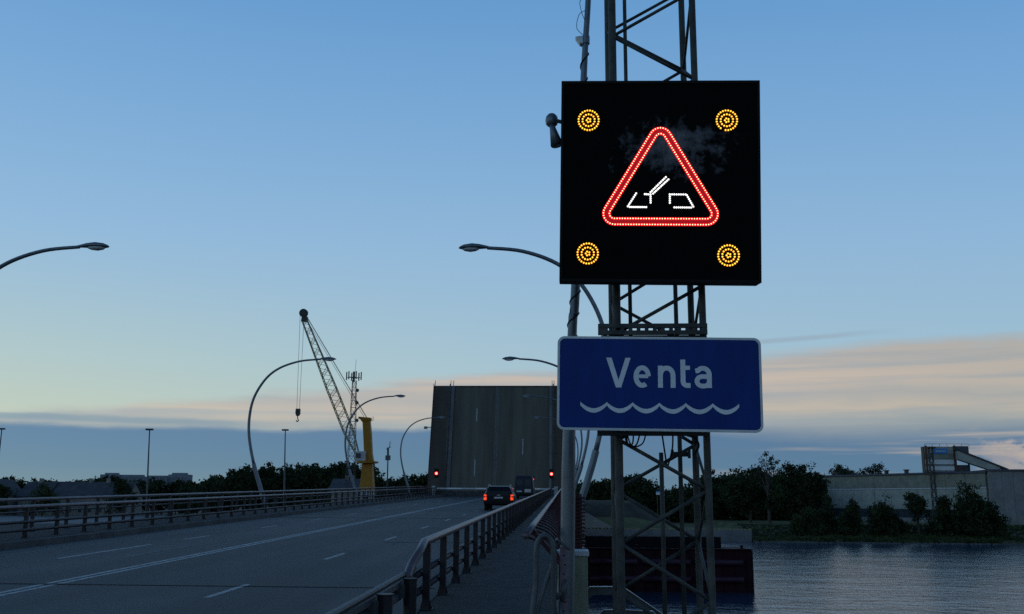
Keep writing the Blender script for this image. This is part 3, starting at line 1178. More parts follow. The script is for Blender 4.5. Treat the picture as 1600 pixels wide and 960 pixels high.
b.bar((1.32, TS1 - .1, GZ + .36), (1.32, TS1 - .1, GZ + .27), .03, .03)
b.build('clamp', 'darksteel', t)
# slotted mounting channels behind the blue sign
b = MB()
CN = 1.527
for z0, z1 in ((-.056, -.014), (.014, .056)):
    b.box(.33, 1.43, TS0 - .10, TS0 - .05, GZ + CN + z0, GZ + CN + z1)
edges = [.33] + [.43 + i * .082 for i in range(12)] + [1.43]
for a, c in zip(edges, edges[1:]):
    b.box(a + (.045 if a > .34 else .0), c, TS0 - .095, TS0 - .055, GZ + CN - .0138, GZ + CN + .0138)
b.build('mounting_channel', 'mast', t)
b = MB()
b.box(.36, 1.40, TS0 - .048, TS0 - .044, GZ + CN - .13, GZ + CN - .057)
b.build('backing_plate', 'mast', t)
b = MB()
b.box(.31, 1.41, TS0 - .10, TS0 - .05, GZ + .452, GZ + .53)
b.build('mounting_channel', 'mast', t)
# black cables hanging below the blue sign
yb = TS0 - .05
for pts, r in (([(.60, yb, .46), (.61, yb - .01, .38), (.63, yb - .02, .35), (.66, yb, .38), (.67, yb, .46)], .008),
               ([(.585, yb, .46), (.60, yb - .015, .39), (.645, yb - .02, .34), (.70, yb, .37), (.73, yb, .46)], .008),
               ([(.61, yb, .46), (.64, yb - .012, .37), (.69, yb - .02, .345), (.76, yb, .38), (.79, yb, .46)], .008),
               ([(.955, yb, .46), (.975, yb, .3), (1.0, TS0 + .02, .16)], .009),
               ([(1.06, yb, .46), (1.05, yb, .32), (1.01, TS0 + .02, .16)], .009),
               ([(1.2, yb, .46), (1.28, yb, .43), (1.31, yb, .35), (1.26, yb + .05, .27)], .012)):
    b = MB()
    b.tube([Vector((q.x, q.y, GZ + q.z)) for q in spline(pts, 5)], r, 6)
    b.build('cable', 'black', t, smooth=True)

# ---------------------------------------------------------------- black LED message sign
PC = Vector((.955, 9.29, EYE + 3.17))
ROLL = math.radians(-.9)
TILT = math.radians(6)
PU = Vector((math.cos(ROLL), 0, math.sin(ROLL) * 1.0))
pv = Vector((-math.sin(ROLL), 0, math.cos(ROLL)))
PV = Vector((pv.x, -math.sin(TILT), pv.z * math.cos(TILT)))
PV.normalize()
PN = PU.cross(PV) * 1.0          # towards the viewer
if PN.y > 0:
    PN = -PN


def PP(u, v, w=0.0):
    return PC + PU * u + PV * v + PN * w


t = thing('message_sign', 'square black LED sign showing a lit opening-bridge warning triangle', 'sign', PC)
pl = Matrix((PU, -PN, PV)).transposed().to_4x4()


def pbuild(b, name, mats, parent=None, **k):       # geometry given in sign axes (u, depth, v)
    o_ = b.build(name, mats, None, **k)
    o_.parent = parent or t
    return o_


t.matrix_world = Matrix.Translation(PC) @ pl
b = MB()
b.box(-1.0, 1.0, .006, .26, -1.03, 1.03)
pbuild(b, 'housing', 'black', bevel=.006)
b = MB()
b.box(-.972, .972, -.004, .0055, -1.0, 1.0)
pbuild(b, 'face', 'face')
b = MB()
for x0, x1, z0, z1 in ((-1.0, 1.0, 1.002, 1.03), (-1.0, 1.0, -1.03, -1.002), (-1.0, -.974, -1.0, 1.0), (.974, 1.0, -1.0, 1.0)):
    b.box(x0, x1, -.014, .0057, z0, z1)
pbuild(b, 'frame', 'black')
for x in (-.43, .445):
    b = MB()
    b.box(x - .05, x + .05, .2605, .42, -1.0, 1.0)
    pbuild(b, 'bracket', 'mast')


def led(b, u, v, rc, rl, n=8):
    a = [2 * math.pi * j / n for j in range(n)]
    y0 = -.0045
    vs = [(u + rl * math.cos(q), y0, v + rl * math.sin(q)) for q in a] + [(u + rc * math.cos(q), y0 - .006, v + rc * math.sin(q)) for q in a]
    b.add(vs, [(j, (j + 1) % n, n + (j + 1) % n, n + j) for j in range(n)], 1)
    vs = [(u + rc * math.cos(q), y0 - .0061, v + rc * math.sin(q)) for q in a] + [(u, y0 - .010, v)]
    b.add(vs, [(j, (j + 1) % n, n) for j in range(n)], 0)


def along(pts, step, closed=False):
    pts = [Vector((*q, 0)) for q in pts]
    if closed:
        pts.append(pts[0])
    seg = [(q - p_).length for p_, q in zip(pts, pts[1:])]
    tot = sum(seg)
    n_ = max(1, round(tot / step))
    out = []
    for i in range(n_ if closed else n_ + 1):
        d = tot * i / n_
        for p_, q, l in zip(pts, pts[1:], seg):
            if d <= l + 1e-9:
                out.append(p_.lerp(q, d / l if l else 0))
                break
            d -= l
    return out


def round_tri(inset, r):
    A, B, Cc = Vector((-.648, -.449)), Vector((.659, -.449)), Vector((.004, .646))
    P_ = [A, B, Cc]
    cen = (A + B + Cc) / 3
    lines = []
    for i in range(3):
        p_, q = P_[i], P_[(i + 1) % 3]
        d = (q - p_).normalized()
        nn = Vector((-d.y, d.x))
        lines.append((p_ + nn * inset, d))

    def inter(l1, l2):
        (p_, d), (q, e) = l1, l2
        k = ((q.x - p_.x) * e.y - (q.y - p_.y) * e.x) / (d.x * e.y - d.y * e.x)
        return p_ + d * k
    cs = [inter(lines[i - 1], lines[i]) for i in range(3)]
    out = []
    for i in range(3):
        c, pv_, nx = cs[i], cs[i - 1], cs[(i + 1) % 3]
        a, e = (pv_ - c).normalized(), (nx - c).normalized()
        half = math.acos(max(-1, min(1, a.dot(e)))) / 2
        dist = r / math.tan(half)
        o_ = c + (a + e).normalized() * (r / math.sin(half))
        p1, p2 = c + a * dist - o_, c + e * dist - o_
        a1, a2 = math.atan2(p1.y, p1.x), math.atan2(p2.y, p2.x)
        while a2 < a1:
            a2 += 2 * math.pi
        for j in range(9):
            q = a1 + (a2 - a1) * j / 8
            out.append((o_.x + r * math.cos(q), o_.y + r * math.sin(q)))
    return out


b = MB()
for inset, r in ((0, .11), (.06, .05)):
    for q in along(round_tri(inset, r), .0265, True):
        led(b, q.x, q.y, .0058, .0125)
pbuild(b, 'warning_triangle', ['red_core', 'red_ring'], kind='stuff')
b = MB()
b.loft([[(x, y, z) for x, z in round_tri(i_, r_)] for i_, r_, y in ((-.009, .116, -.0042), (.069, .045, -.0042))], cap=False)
pbuild(b, 'triangle_glow', emit('led_red_glow', (1, .0, .01), .26))  # red bloom between the LED rows, added as a dim emissive strip
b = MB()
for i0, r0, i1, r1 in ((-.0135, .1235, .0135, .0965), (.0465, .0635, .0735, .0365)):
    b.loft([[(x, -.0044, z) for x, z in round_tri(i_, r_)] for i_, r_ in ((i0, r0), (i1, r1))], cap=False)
pbuild(b, 'row_glow', emit('led_red_row_glow', (1, .0, .012), .95))  # halo around each row of LEDs, added as glowing red strips
b = MB()
for seg in [[(-.2375, -.133), (-.3195, -.2653)], [(-.3, -.272), (-.1369, -.2728)], [(-.15, -.1402), (-.0932, -.1438)], [(-.0931, -.165), (-.0925, -.2267)], [(-.0934, -.1206), (.059, .0345)], [(-.0677, -.134), (.0847, .0111)],
            [(.0992, -.2277), (.0986, -.1416)], [(.121, -.1417), (.2549, -.1425)], [(.2685, -.150), (.332, -.2652)], [(.31, -.2751), (.1442, -.2742)]]:
    for q in along(seg, .0215):
        led(b, q.x, q.y, .0092, .0112)
pbuild(b, 'bridge_symbol', ['wht_core', 'wht_ring'], kind='stuff')
for k, (u, v) in enumerate(((-.7205, .6205), (.6692, .6189), (-.7181, -.7469), (.679, -.756))):
    b = MB()
    for r, n_ in ((.102, 24), (.062, 14), (.020, 5)):
        for j in range(n_):
            a = 2 * math.pi * (j + .5) / n_
            if k == 1 and r > .1 and 16 <= j <= 16:
                continue
            led(b, u + r * math.cos(a), v + r * math.sin(a), .0066, .0118)
    pbuild(b, 'amber_flasher', ['amb_core', 'amb_ring'])

# ---------------------------------------------------------------- blue river sign
SC = Vector((.905, 9.37, EYE + 1.127))
r2 = math.radians(-.75)
SU = Vector((math.cos(r2), 0, math.sin(r2)))
SV = Vector((-math.sin(r2), 0, math.cos(r2)))
SN = Vector((0, -1, 0))
t = thing('river_sign', 'blue rectangular sign reading Venta above a white wave line', 'sign', SC)
t.matrix_world = Matrix.Translation(SC) @ Matrix((SU, -SN, SV)).transposed().to_4x4()


def rrect(hw, hh, r, k=8):
    out = []
    for cx, cy, a0 in ((hw - r, hh - r, 0), (-hw + r, hh - r, 90), (-hw + r, -hh + r, 180), (hw - r, -hh + r, 270)):
        for j in range(k + 1):
            a = math.radians(a0 + 90 * j / k)
            out.append((cx + r * math.cos(a), cy + r * math.sin(a)))
    return out


b = MB()
b.prism([(x, 0, z) for x, z in rrect(.99, .46, .07)], (0, .03, 0))
pbuild(b, 'backing', 'alu', t)
b = MB()
ro, ri = rrect(.99, .46, .07), rrect(.967, .437, .052)
b.loft([[(x, y, z) for x, z in q] for q, y in ((ro, -.0005), (ro, -.004), (ri, -.004), (ri, -.0005))], cap=False)
pbuild(b, 'border', 'alu', t)
b = MB()
b.prism([(x, -.0025, z) for x, z in rrect(.9665, .4365, .0515)], (0, .0023, 0))
pbuild(b, 'panel', 'blue', t)


def stroke(b, pts, w):
    pts = [Vector(q) for q in pts]
    Ls, Rs = [], []
    for i, p_ in enumerate(pts):
        d0 = (p_ - pts[i - 1]).normalized() if i else None
        d1 = (pts[i + 1] - p_).normalized() if i < len(pts) - 1 else None
        d = ((d0 or d1) + (d1 or d0)).normalized()
        nn = Vector((-d.y, d.x))
        k = 1 / max(.45, nn.dot(Vector((-(d1 or d0).y, (d1 or d0).x))))
        Ls.append(p_ + nn * w / 2 * k)
        Rs.append(p_ - nn * w / 2 * k)
    for i in range(len(pts) - 1):
        q = [Ls[i], Rs[i], Rs[i + 1], Ls[i + 1]]
        yf = -.0052 - random.uniform(0, .0004)
        b.hexa([(*[q[0].x, -.0026, q[0].y],), (q[1].x, -.0026, q[1].y), (q[2].x, -.0026, q[2].y), (q[3].x, -.0026, q[3].y),
                (q[0].x, yf, q[0].y), (q[1].x, yf, q[1].y), (q[2].x, yf, q[2].y), (q[3].x, yf, q[3].y)])


def arc(cx, cy, rx, ry, a0, a1, k=14):
    return [(cx + rx * math.cos(math.radians(a0 + (a1 - a0) * j / k)), cy + ry * math.sin(math.radians(a0 + (a1 - a0) * j / k))) for j in range(k + 1)]


SW = .047
b = MB()
b.prism([(x, -.0052, z) for x, z in ((-.512, .25), (-.46, .25), (-.3925, .03), (-.325, .25), (-.274, .25), (-.367, -.042), (-.418, -.042))], (0, .0026, 0))
pbuild(b, 'letter', 'white', t)
b = MB()
stroke(b, [(-.222, .070), (-.1045, .070)], .036)
stroke(b, arc(-.1625, .067, .0605, .0865, 2, 305, 22), SW)
pbuild(b, 'letter', 'white', t)
b = MB()
stroke(b, [(.0135, -.040), (.0135, .176)], SW)
stroke(b, [(.0135, .085)] + arc(.075, .085, .06, .0685, 165, 10, 12) + [(.1355, .07), (.1355, -.040)], SW)
pbuild(b, 'letter', 'white', t)
b = MB()
stroke(b, [(.232, .238), (.232, .03)] + arc(.272, .025, .040, .040, 190, 268, 8) + [(.303, -.0145)], SW)
stroke(b, [(.2075, .158), (.300, .158)], .040)
pbuild(b, 'letter', 'white', t)
b = MB()
stroke(b, [(.352, .128)] + arc(.424, .092, .061, .063, 140, 5, 12) + [(.485, .08), (.485, -.036)], SW)
stroke(b, [(.485, .074), (.43, .074)] + arc(.42, .0275, .0545, .0465, 95, 270, 14) + arc(.43, .03, .055, .0485, 275, 350, 6), SW * .95)
pbuild(b, 'letter', 'white', t)
b = MB()
cr = [-.763, -.5061, -.2571, .0, .2542, .5130, .7645]
tops, bots = [], []
for i in range(6):
    for j in range(13 if i == 5 else 12):
        u = j / 12
        x = cr[i] + (cr[i + 1] - cr[i]) * u
        q = math.sin(math.pi * u)
        tops.append((x, -.186 - .062 * q ** .9))
        bots.append((x, -.218 - .073 * q ** .8))
for i in range(len(tops) - 1):
    c = [bots[i], bots[i + 1], tops[i + 1], tops[i]]
    b.hexa([(x, -.0026, z) for x, z in c] + [(x, -.0052, z) for x, z in c])
pbuild(b, 'wave_line', 'white', t)
for x in (-.38, .42):
    b = MB()
    b.box(x - .03, x + .03, .0305, .30, -.43, .43)
    pbuild(b, 'bracket', 'mast', t)

# ---------------------------------------------------------------- grey pole behind the signs
t = thing('grey_pole', 'tall tapering grey pole with a cable wound round it beside the lattice mast', 'pole', D(-.02, 10.9, -1.6))
axis = spline([(-.02, 10.9, GZ - 1.6), (.0, 10.9, GZ - 1.2), (.03, 10.9, GZ + .44), (.08, 10.9, GZ + 1.8), (.115, 10.9, GZ + 2.2), (.235, 10.9, GZ + 4.85), (.30, 10.9, GZ + 5.9), (.36, 10.9, GZ + 7.2)], 6)
b = MB()
k = len(axis)
rad = []
for q in axis:
    h = q.z - GZ
    rad.append(.082 if h < -.2 else (.082 - (.082 - .054) * sm(-.2, 1.9, h) if h < 2.3 else .054 - .018 * sm(2.3, 6, h)))
b.tube(axis, rad, 14)
b.build('shaft', 'lamp', t, smooth=True)


def on_axis(h):
    z = GZ + h
    for p_, q in zip(axis, axis[1:]):
        if p_.z <= z <= q.z:
            return p_.lerp(q, (z - p_.z) / (q.z - p_.z))
    return axis[-1]


b = MB()
for h0, h1, turns, r in ((1.4, 2.6, 5, .058), (4.2, 5.35, 4, .046)):
    pts = []
    for j in range(turns * 12):
        h = h0 + (h1 - h0) * j / (turns * 12)
        a = 2 * math.pi * j / 12 * .9
        pts.append(on_axis(h) + Vector((math.cos(a), math.sin(a), 0)) * r)
    b.tube(pts, .008, 6)
b.tube(spline([on_axis(5.4) + Vector((-.04, -.03, 0)), on_axis(5.5) + Vector((-.12, -.02, 0)), on_axis(5.65) + Vector((-.1, -.02, .02)), on_axis(5.72) + Vector((-.03, -.03, 0))], 5), .004, 5)
b.tube(spline([on_axis(5.9) + Vector((-.03, -.03, 0)), on_axis(5.85) + Vector((-.1, -.02, 0)), on_axis(5.7) + Vector((-.07, -.02, 0)), on_axis(5.6) + Vector((-.03, -.03, 0))], 5), .004, 5)
b.build('wound_cable', 'black', t, smooth=True)
c = on_axis(5.34)
t = thing('pole_camera', 'small pale dome camera clamped high on the tapering grey pole', 'camera', c)
b = MB()
b.tube([c + Vector((0, -.0, -.05)), c + Vector((0, 0, .05))], .05, 12)
b.build('clamp', 'lamp', t)
b = MB()
b.prism([c + Vector(q) for q in ((-.13, -.05, .03), (-.03, -.05, .045), (-.03, -.05, -.07), (-.07, -.05, -.06))], (0, .1, 0))
b.build('hood', 'alu', t, bevel=.01)
# traffic sensor on the left flank of the LED sign
c = Vector((-.135, 9.55, GZ + 3.75))
t = thing('horn_sensor', 'grey rounded sensor with a conical horn on the left side of the LED sign', 'sensor', c)
b = MB()
b.lathe(c, [(.0, .075), (.035, .068), (.06, .04), (.068, 0), (.062, -.045), (.035, -.07), (.0, -.072)], 14)
b.build('cap', 'lamp', t, smooth=True)
b = MB()
ax = Vector((.055, -.06, -.26)).normalized()
p0 = c + Vector((.0, -.01, -.05))
b.tube([p0, p0 + ax * .06, p0 + ax * .26], [.028, .034, .066], 14)
b.build('horn', 'lamp', t, smooth=True)
b = MB()
b.tube([c + Vector((.03, 0, .0)), c + Vector((.17, .02, -.03))], .022, 8)
b.build('arm', 'lamp', t)

# ---------------------------------------------------------------- things at the railing end
t = thing('equipment_cabinet', 'cream cabinet with a pale lid at the foot of the grey pole', 'cabinet', D(.07, 11.35, -1.6))
b = MB()
b.box(-.10, .235, 11.15, 11.55, GZ - 1.75, GZ - .80)
b.build('housing', 'cream', t, bevel=.008)
b = MB()
b.box(-.115, .25, 11.13, 11.57, GZ - .797, GZ - .735)
b.build('lid', 'pale', t, bevel=.01)
b = MB()
b.box(-.08, .215, 11.142, 11.149, GZ - 1.6, GZ - .85)
b.build('door', 'cream', t)
t = thing('ribbed_post', 'maroon post of stacked horizontal fins behind the cream cabinet', 'post', D(.12, 11.9, -1.75))
b = MB()
b.tube([(.10, 11.9, GZ - 1.75), (.10, 11.9, GZ - .1)], .09, 10)
b.build('core', 'maroon', t)
for i in range(21):
    b = MB()
    z = GZ - 1.02 + i * .043
    b.box(-.02, .225 - .006 * (i % 2), 11.79, 12.01, z, z + .02)
    b.build('fin', 'maroon', t)
t = thing('end_hoop', 'galvanised pipe hoop standing at the end of the maroon railing', 'hoop', D(-.21, 9.3, -1.6))
b = MB()
b.tube(spline([(-.42, 9.2, GZ - 1.62), (-.34, 9.25, GZ - 1.3), (-.292, 9.3, GZ - .95), (-.285, 9.3, GZ - .64), (-.255, 9.3, GZ - .54), (-.205, 9.3, GZ - .51), (-.155, 9.3, GZ - .545), (-.125, 9.3, GZ - .68), (-.14, 9.32, GZ - 1.0), (-.15, 9.34, GZ - 1.62)], 5), .026, 12)
b.build('pipe', 'steelgrey', t, smooth=True)
b = MB()
b.tube(spline([(-.13, 9.33, GZ - .75), (-.2, 9.32, GZ - .95), (-.29, 9.3, GZ - 1.25), (-.36, 9.27, GZ - 1.6)], 5), .02, 10)
b.build('diagonal', 'steelgrey', t, smooth=True)
t = thing('perforated_post', 'faded pinkish perforated steel post between hoop and cabinet', 'post', D(-.03, 9.5, -1.6))
b = MB()
b.box(-.065, .005, 9.5, 9.512, GZ - 1.6, GZ - .62)
b.box(-.065, -.055, 9.5122, 9.58, GZ - 1.6, GZ - .62)
b.build('channel', 'maroonlight', t)
b = MB()
for i in range(9):
    z = GZ - .70 - i * .085
    x = -.03 + .012 * (i % 2)
    b.tube([(x, 9.496, z), (x, 9.4995, z)], .008, 8)
b.build('holes', 'hole', t, kind='stuff')
b = MB()
b.bar((-.1, 9.47, GZ - .545), (.03, 9.52, GZ - .645), .05, .022)
b.build('cap_bar', 'steelgrey', t)
for p_, q in (((-.145, 9.47, GZ - .985), (-.075, 9.47, GZ - 1.10)), ((-.005, 9.47, GZ - .92), (-.05, 9.47, GZ - 1.12)), ((-.065, 9.47, GZ - 1.12), (-.065, 9.47, GZ - 1.62))):
    b = MB()
    b.tube([p_, q], .02, 8)
    b.build('pipe_brace', 'steelgrey', t, smooth=True)
b = MB()
b.tube([(-.12, 9.45, GZ - .56), (-.12, 9.45, GZ - 1.62)], .022, 8)
b.build('upright', 'steelgrey', t, smooth=True)
for lab, s, pts in (('pale flat-bar guard frame with chamfered corners beside the mast foot', 11.5, [(.155, -1.75), (.155, -1.26), (.26, -1.155), (.64, -1.15), (1.2, -1.52), (1.5, -1.75)]),
                    ('lower grey guard frame below the pale one beside the mast', 11.15, [(.25, -1.75), (.25, -1.52), (.40, -1.37), (.62, -1.365), (.95, -1.38), (1.3, -1.75)])):
    t = thing('guard_frame', lab, 'guard frame', (.6, s, GZ - 1.75))
    b = MB()
    q = [Vector(a_) for a_ in pts]
    for i in range(len(q) - 1):
        d = (q[i + 1] - q[i]).normalized()
        nn = Vector((d.y, -d.x))
        w = .09

        def edge_n(j):
            ds = []
            if j > 0:
                ds.append((q[j] - q[j - 1]).normalized())
            if j < len(q) - 1:
                ds.append((q[j + 1] - q[j]).normalized())
            m_ = sum((Vector((e.y, -e.x)) for e in ds), Vector((0, 0)))
            m_.normalize()
            return m_ / max(.5, m_.dot(Vector((ds[0].y, -ds[0].x))))
        i0, i1 = q[i] + edge_n(i) * w, q[i + 1] + edge_n(i + 1) * w
        b.prism([(q[i].x, s, GZ + q[i].y), (q[i + 1].x, s, GZ + q[i + 1].y), (i1.x, s, GZ + i1.y), (i0.x, s, GZ + i0.y)], (0, .035, 0))
    b.build('frame', 'steelgrey', t)
    b = MB()
    for i in range(len(q) - 1):
        b.bar((q[i].x, s - .01, GZ + q[i].y + .004), (q[i + 1].x, s - .01, GZ + q[i + 1].y + .004), .06, .006)
    b.build('edge_strip', 'alu', t)
b = MB()
b.box(.17, 2.3, 4, 11.62, GZ - 2.6, GZ - 1.78)
b.build('mast_platform', 'concrete', kind='structure')

# ---------------------------------------------------------------- pontoon on the river
t = thing('mooring_pontoon', 'long dark maroon pontoon with tubular fenders on the river', 'pontoon', (9, 94, 0))
b = MB()
b.box(1.7, 16.8, 91, 97.4, -.6, 3.75)
b.build('hull', 'barge', t, bevel=.08)
b = MB()
b.box(1.5, 14.6, 94.5, 97.2, 3.752, 4.75)
b.build('deck_house', 'bargeblack', t, bevel=.05)
for z in (2.65, 1.15):
    for i in range(3):
        b = MB()
        b.tube([(2.1 + i * 4.75, 90.72, z), (6.4 + i * 4.75, 90.72, z)], .27, 12)
        b.build('fender_tube', 'bargelight', t, smooth=True)
for i in range(15):
    b = MB()
    b.box(2.0 + i * 1.02, 2.14 + i * 1.02, 90.86, 90.999, -.4, 3.7)
    b.build('rib', 'barge', t)
b = MB()
b.box(1.65, 16.85, 90.7, 91.1, 3.753, 3.86)
b.build('rubbing_strip', 'barge', t)
for x in (16.0, 11.2, 6.4):
    b = MB()
    b.tube([(x, 91.6, 3.75), (x, 91.6, 4.05)], .12, 8)
    b.tube([(x, 91.6, 4.05), (x, 91.6, 4.12)], .18, 8)
    b.build('bollard', 'bargeblack', t)
b = MB()
b.box(16.801, 16.86, 90.9, 97.3, -.5, 3.7)
b.build('end_plate', 'darksteel', t)

# ---------------------------------------------------------------- harbour crane, antenna, masts (far bank, left)
t = thing('harbour_crane', 'yellow harbour crane with a long lattice jib and white machine house', 'crane', (-51.6, 250, 2.6))
b = MB()
for dx in (-2.2, 2.2):
    for dy in (-2.2, 2.2):
        b.bar((-51.5 + dx * 1.3, 250 + dy * 1.3, 2.6), (-51.5 + dx * .5, 250 + dy * .5, 9.3), .7, .7)
b.box(-53.6, -49.4, 247.9, 252.1, 9.25, 10.4)
b.build('portal', 'cwhite', t)
b = MB()
b.loft([[(-51.4 + sx * w, 250 + sy * w, z) for sx, sy in ((-1, -1), (1, -1), (1, 1), (-1, 1))] for w, z in ((1.75, 10.4), (1.55, 13), (1.2, 17.3))])
b.build('pedestal', 'yellow', t, bevel=.1)
b = MB()
b.lathe((-51.6, 250, 17.3), [(1.9, 0), (2.9, .1), (2.9, .5), (1.9, .6)], 16)
b.build('slew_ring', 'yellow', t)
b = MB()
b.box(-54.6, -51.8, 248.4, 251.6, 17.9, 20.4)
b.build('machine_house', 'cwhite', t, bevel=.1)
b = MB()
b.box(-54.3, -53.1, 248.1, 248.39, 18.7, 19.9)
b.build('cab_window', 'glass', t)
b = MB()
b.loft([[(x + sx * w, 250 + sy * w, z) for sx, sy in ((-1, -1), (1, -1), (1, 1), (-1, 1))] for x, w, z in ((-50.9, .95, 17.9), (-51.4, 1.0, 20), (-51.8, 1.0, 25), (-52.15, .95, 27.9), (-52.5, 1.25, 28.7))])
b.build('column', 'yellow', t, bevel=.08)
b = MB()
b.prism([(-54.2, 249.2, 29.4), (-51.0, 249.2, 29.1), (-51.0, 249.2, 28.4), (-53.2, 249.2, 28.5), (-54.3, 249.2, 28.9)], (0, 1.6, 0))
b.tube([(-50.9, 249, 28.3), (-50.3, 249, 28.3), (-50.3, 249, 29.4)], .07, 6)
b.build('column_head', 'yellow', t)
foot, tip = Vector((-54.0, 250, 19.1)), Vector((-69.9, 250, 55.0))
ud = (tip - foot).normalized()
sd2 = Vector((-ud.z, 0, ud.x))
b = MB()
cw = lambda u: .35 + .85 * min(1, u / .18) - .55 * max(0, (u - .5) / .5)
nb = 26
cor = []
for i in range(nb + 1):
    u = i / nb
    p_ = foot.lerp(tip, u)
    w = cw(u)
    cor.append([p_ + sd2 * w * a + Vector((0, w * .8 * e, 0)) for a, e in ((-1, -1), (1, -1), (1, 1), (-1, 1))])
for j in range(4):
    b.tube([c_[j] for c_ in cor], .13, 6)
for i in range(nb):
    for j in range(4):
        a_, c_ = (j, (j + 1) % 4) if i % 2 == 0 else ((j + 1) % 4, j)
        b.bar(cor[i][a_], cor[i + 1][c_], .10, .10)
        if i % 2 == 0:
            b.bar(cor[i][j], cor[i][(j + 1) % 4], .08, .08)
b.build('jib', 'tan', t)
b = MB()
hc = Vector((-70.35, 250, 57.2))
b.loft([[hc + Vector((r * math.cos(a), y, r * math.sin(a))) for a in [2 * math.pi * j / 18 for j in range(18)]] for r, y in ((.7, -.45), (1.15, -.4), (1.0, 0), (1.15, .4), (.7, .45))])
b.build('head_sheave', 'darksteel', t)
b = MB()
b.prism([(-70.7, 249.6, 56.6), (-69.2, 249.6, 56.2), (-69.0, 249.6, 54.6), (-70.9, 249.6, 54.9)], (0, .8, 0))
b.build('jib_head', 'darksteel', t)
b = MB()
for dy in (-.5, .5):
    b.tube([(-69.2, 250 + dy, 55.8), (-52.2, 250 + dy, 29.2)], .055, 5)
b.tube([(-69.4, 250, 55.3), (-57.5, 250, 36.5), (-52.8, 250, 29.2)], .05, 5)
b.build('pendant_ropes', 'darksteel', t)
b = MB()
b.tube([(-71.3, 250, 56.6), (-70.9, 250, 31.4)], .05, 5)
b.tube([(-70.2, 250, 56.2), (-70.2, 250, 31.4)], .05, 5)
b.build('hoist_ropes', 'darksteel', t)
b = MB()
b.prism([(-71.1, 249.6, 31.5), (-70.0, 249.6, 31.5), (-69.95, 249.6, 30.2), (-70.3, 249.6, 29.6), (-70.9, 249.6, 29.6), (-71.15, 249.6, 30.3)], (0, .8, 0))
b.tube(spline([(-70.6, 250, 29.6), (-70.55, 250, 28.9), (-70.3, 250, 28.4), (-70.65, 250, 28.1), (-70.95, 250, 28.5)], 4), .13, 6)
b.build('hook_block', 'darksteel', t)


def lattice(b, x, y, z0, z1, w0, w1, k, r):
    cor = []
    for i in range(k + 1):
        u = i / k
        w = w0 + (w1 - w0) * u
        z = z0 + (z1 - z0) * u
        cor.append([Vector((x + a * w, y + e * w, z)) for a, e in ((-1, -1), (1, -1), (1, 1), (-1, 1))])
    for j in range(4):
        b.tube([c_[j] for c_ in cor], r, 5)
    for i in range(k):
        for j in range(4):
            a_, c_ = (j, (j + 1) % 4) if (i + j) % 2 == 0 else ((j + 1) % 4, j)
            b.bar(cor[i][a_], cor[i + 1][c_], r * 1.3, r * 1.3)
            b.bar(cor[i][j], cor[i][(j + 1) % 4], r * 1.2, r * 1.2)


t = thing('antenna_mast', 'grey lattice antenna mast with a spread of aerials on top', 'mast', (-60.2, 270, 2.6))
b = MB()
lattice(b, -60.3, 270, 2.6, 41.5, 1.35, .5, 20, .07)
b.build('lattice', 'darksteel', t)
b = MB()
for a in np.arange(0, 2 * math.pi, math.pi / 3):
    q = Vector((math.cos(a) * 2.1, math.sin(a) * 2.1, 0)) + Vector((-60.5, 270, 0))
    b.bar((-60.5, 270, 42.3), (q.x, q.y, 42.3), .14, .14)
    b.bar((q.x, q.y, 41.6), (q.x, q.y, 43.9), .3, .22)
b.tube([(-60.5, 270, 41), (-60.5, 270, 44)], .35, 8)
b.tube([(-60.2, 270, 44), (-60.0, 270, 47.5)], .05, 5)
b.build('aerials', 'steelgrey', t)
for z, dx in ((38.5, 1.2), (35, 1.2), (30, 1.4)):
    b = MB()
    c_ = Vector((-60.3 + dx, 268.8, z))
    b.loft([[c_ + Vector((r * math.cos(a), y, r * math.sin(a))) for a in [2 * math.pi * j / 12 for j in range(12)]] for r, y in ((.5, -.2), (.5, .15))])
    b.build('dish', 'steelgrey', t)
for lab, x, y, z1, sp_ in (('thin quay light mast between the apartment blocks and the guardrail', -65.4, 150, 18.7, 1), ('thin quay light mast in front of the dark wood', -49.4, 170, 20.1, 1), ('thin quay light mast at the left edge of the view', -102.4, 170, 20.2, 1)):
    t = thing('light_mast', lab, 'light mast', (x, y, 0), 'quay light masts')
    b = MB()
    dx = -.7 if x > -100 else 0
    b.tube([(x, y, -1), (x + dx * .4, y, 8), (x + dx, y, z1)], [.2, .16, .09], 8)
    b.build('shaft', 'steelgrey', t, smooth=True)
    for k in (-1, 1):
        b = MB()
        b.box(x + dx + k * .3 - .26, x + dx + k * .3 + .26, y - .3, y + .2, z1 - .05, z1 + .22)
        b.build('floodlight', 'darksteel', t)
    b = MB()
    b.box(x - .55, x + .55, y - .55, y + .55, -1, 2.6)
    b.build('footing', 'concrete', t)
t = thing('camera_mast', 'slim dark mast with a cluster of instruments before the wood', 'mast', (-29.5, 160, 0))
b = MB()
b.tube([(-29.5, 160, -1), (-29.6, 160, 14.6)], [.16, .1], 8)
b.build('shaft', 'darksteel', t)
b = MB()
b.box(-30.0, -29.2, 159.8, 160.2, 14.5, 15.3)
b.tube([(-29.6, 160, 15.2), (-29.65, 160, 16.6)], .18, 8)
b.bar((-29.9, 160, 16.3), (-29.2, 160, 16.7), .12, .12)
b.tube([(-29.4, 160, 16.6), (-29.3, 160, 17.6)], .06, 6)
b.build('instruments', 'steelgrey', t)
b = MB()
b.box(-30, -29, 159.5, 160.5, -1, 2.6)
b.build('footing', 'concrete', t)

# ---------------------------------------------------------------- houses


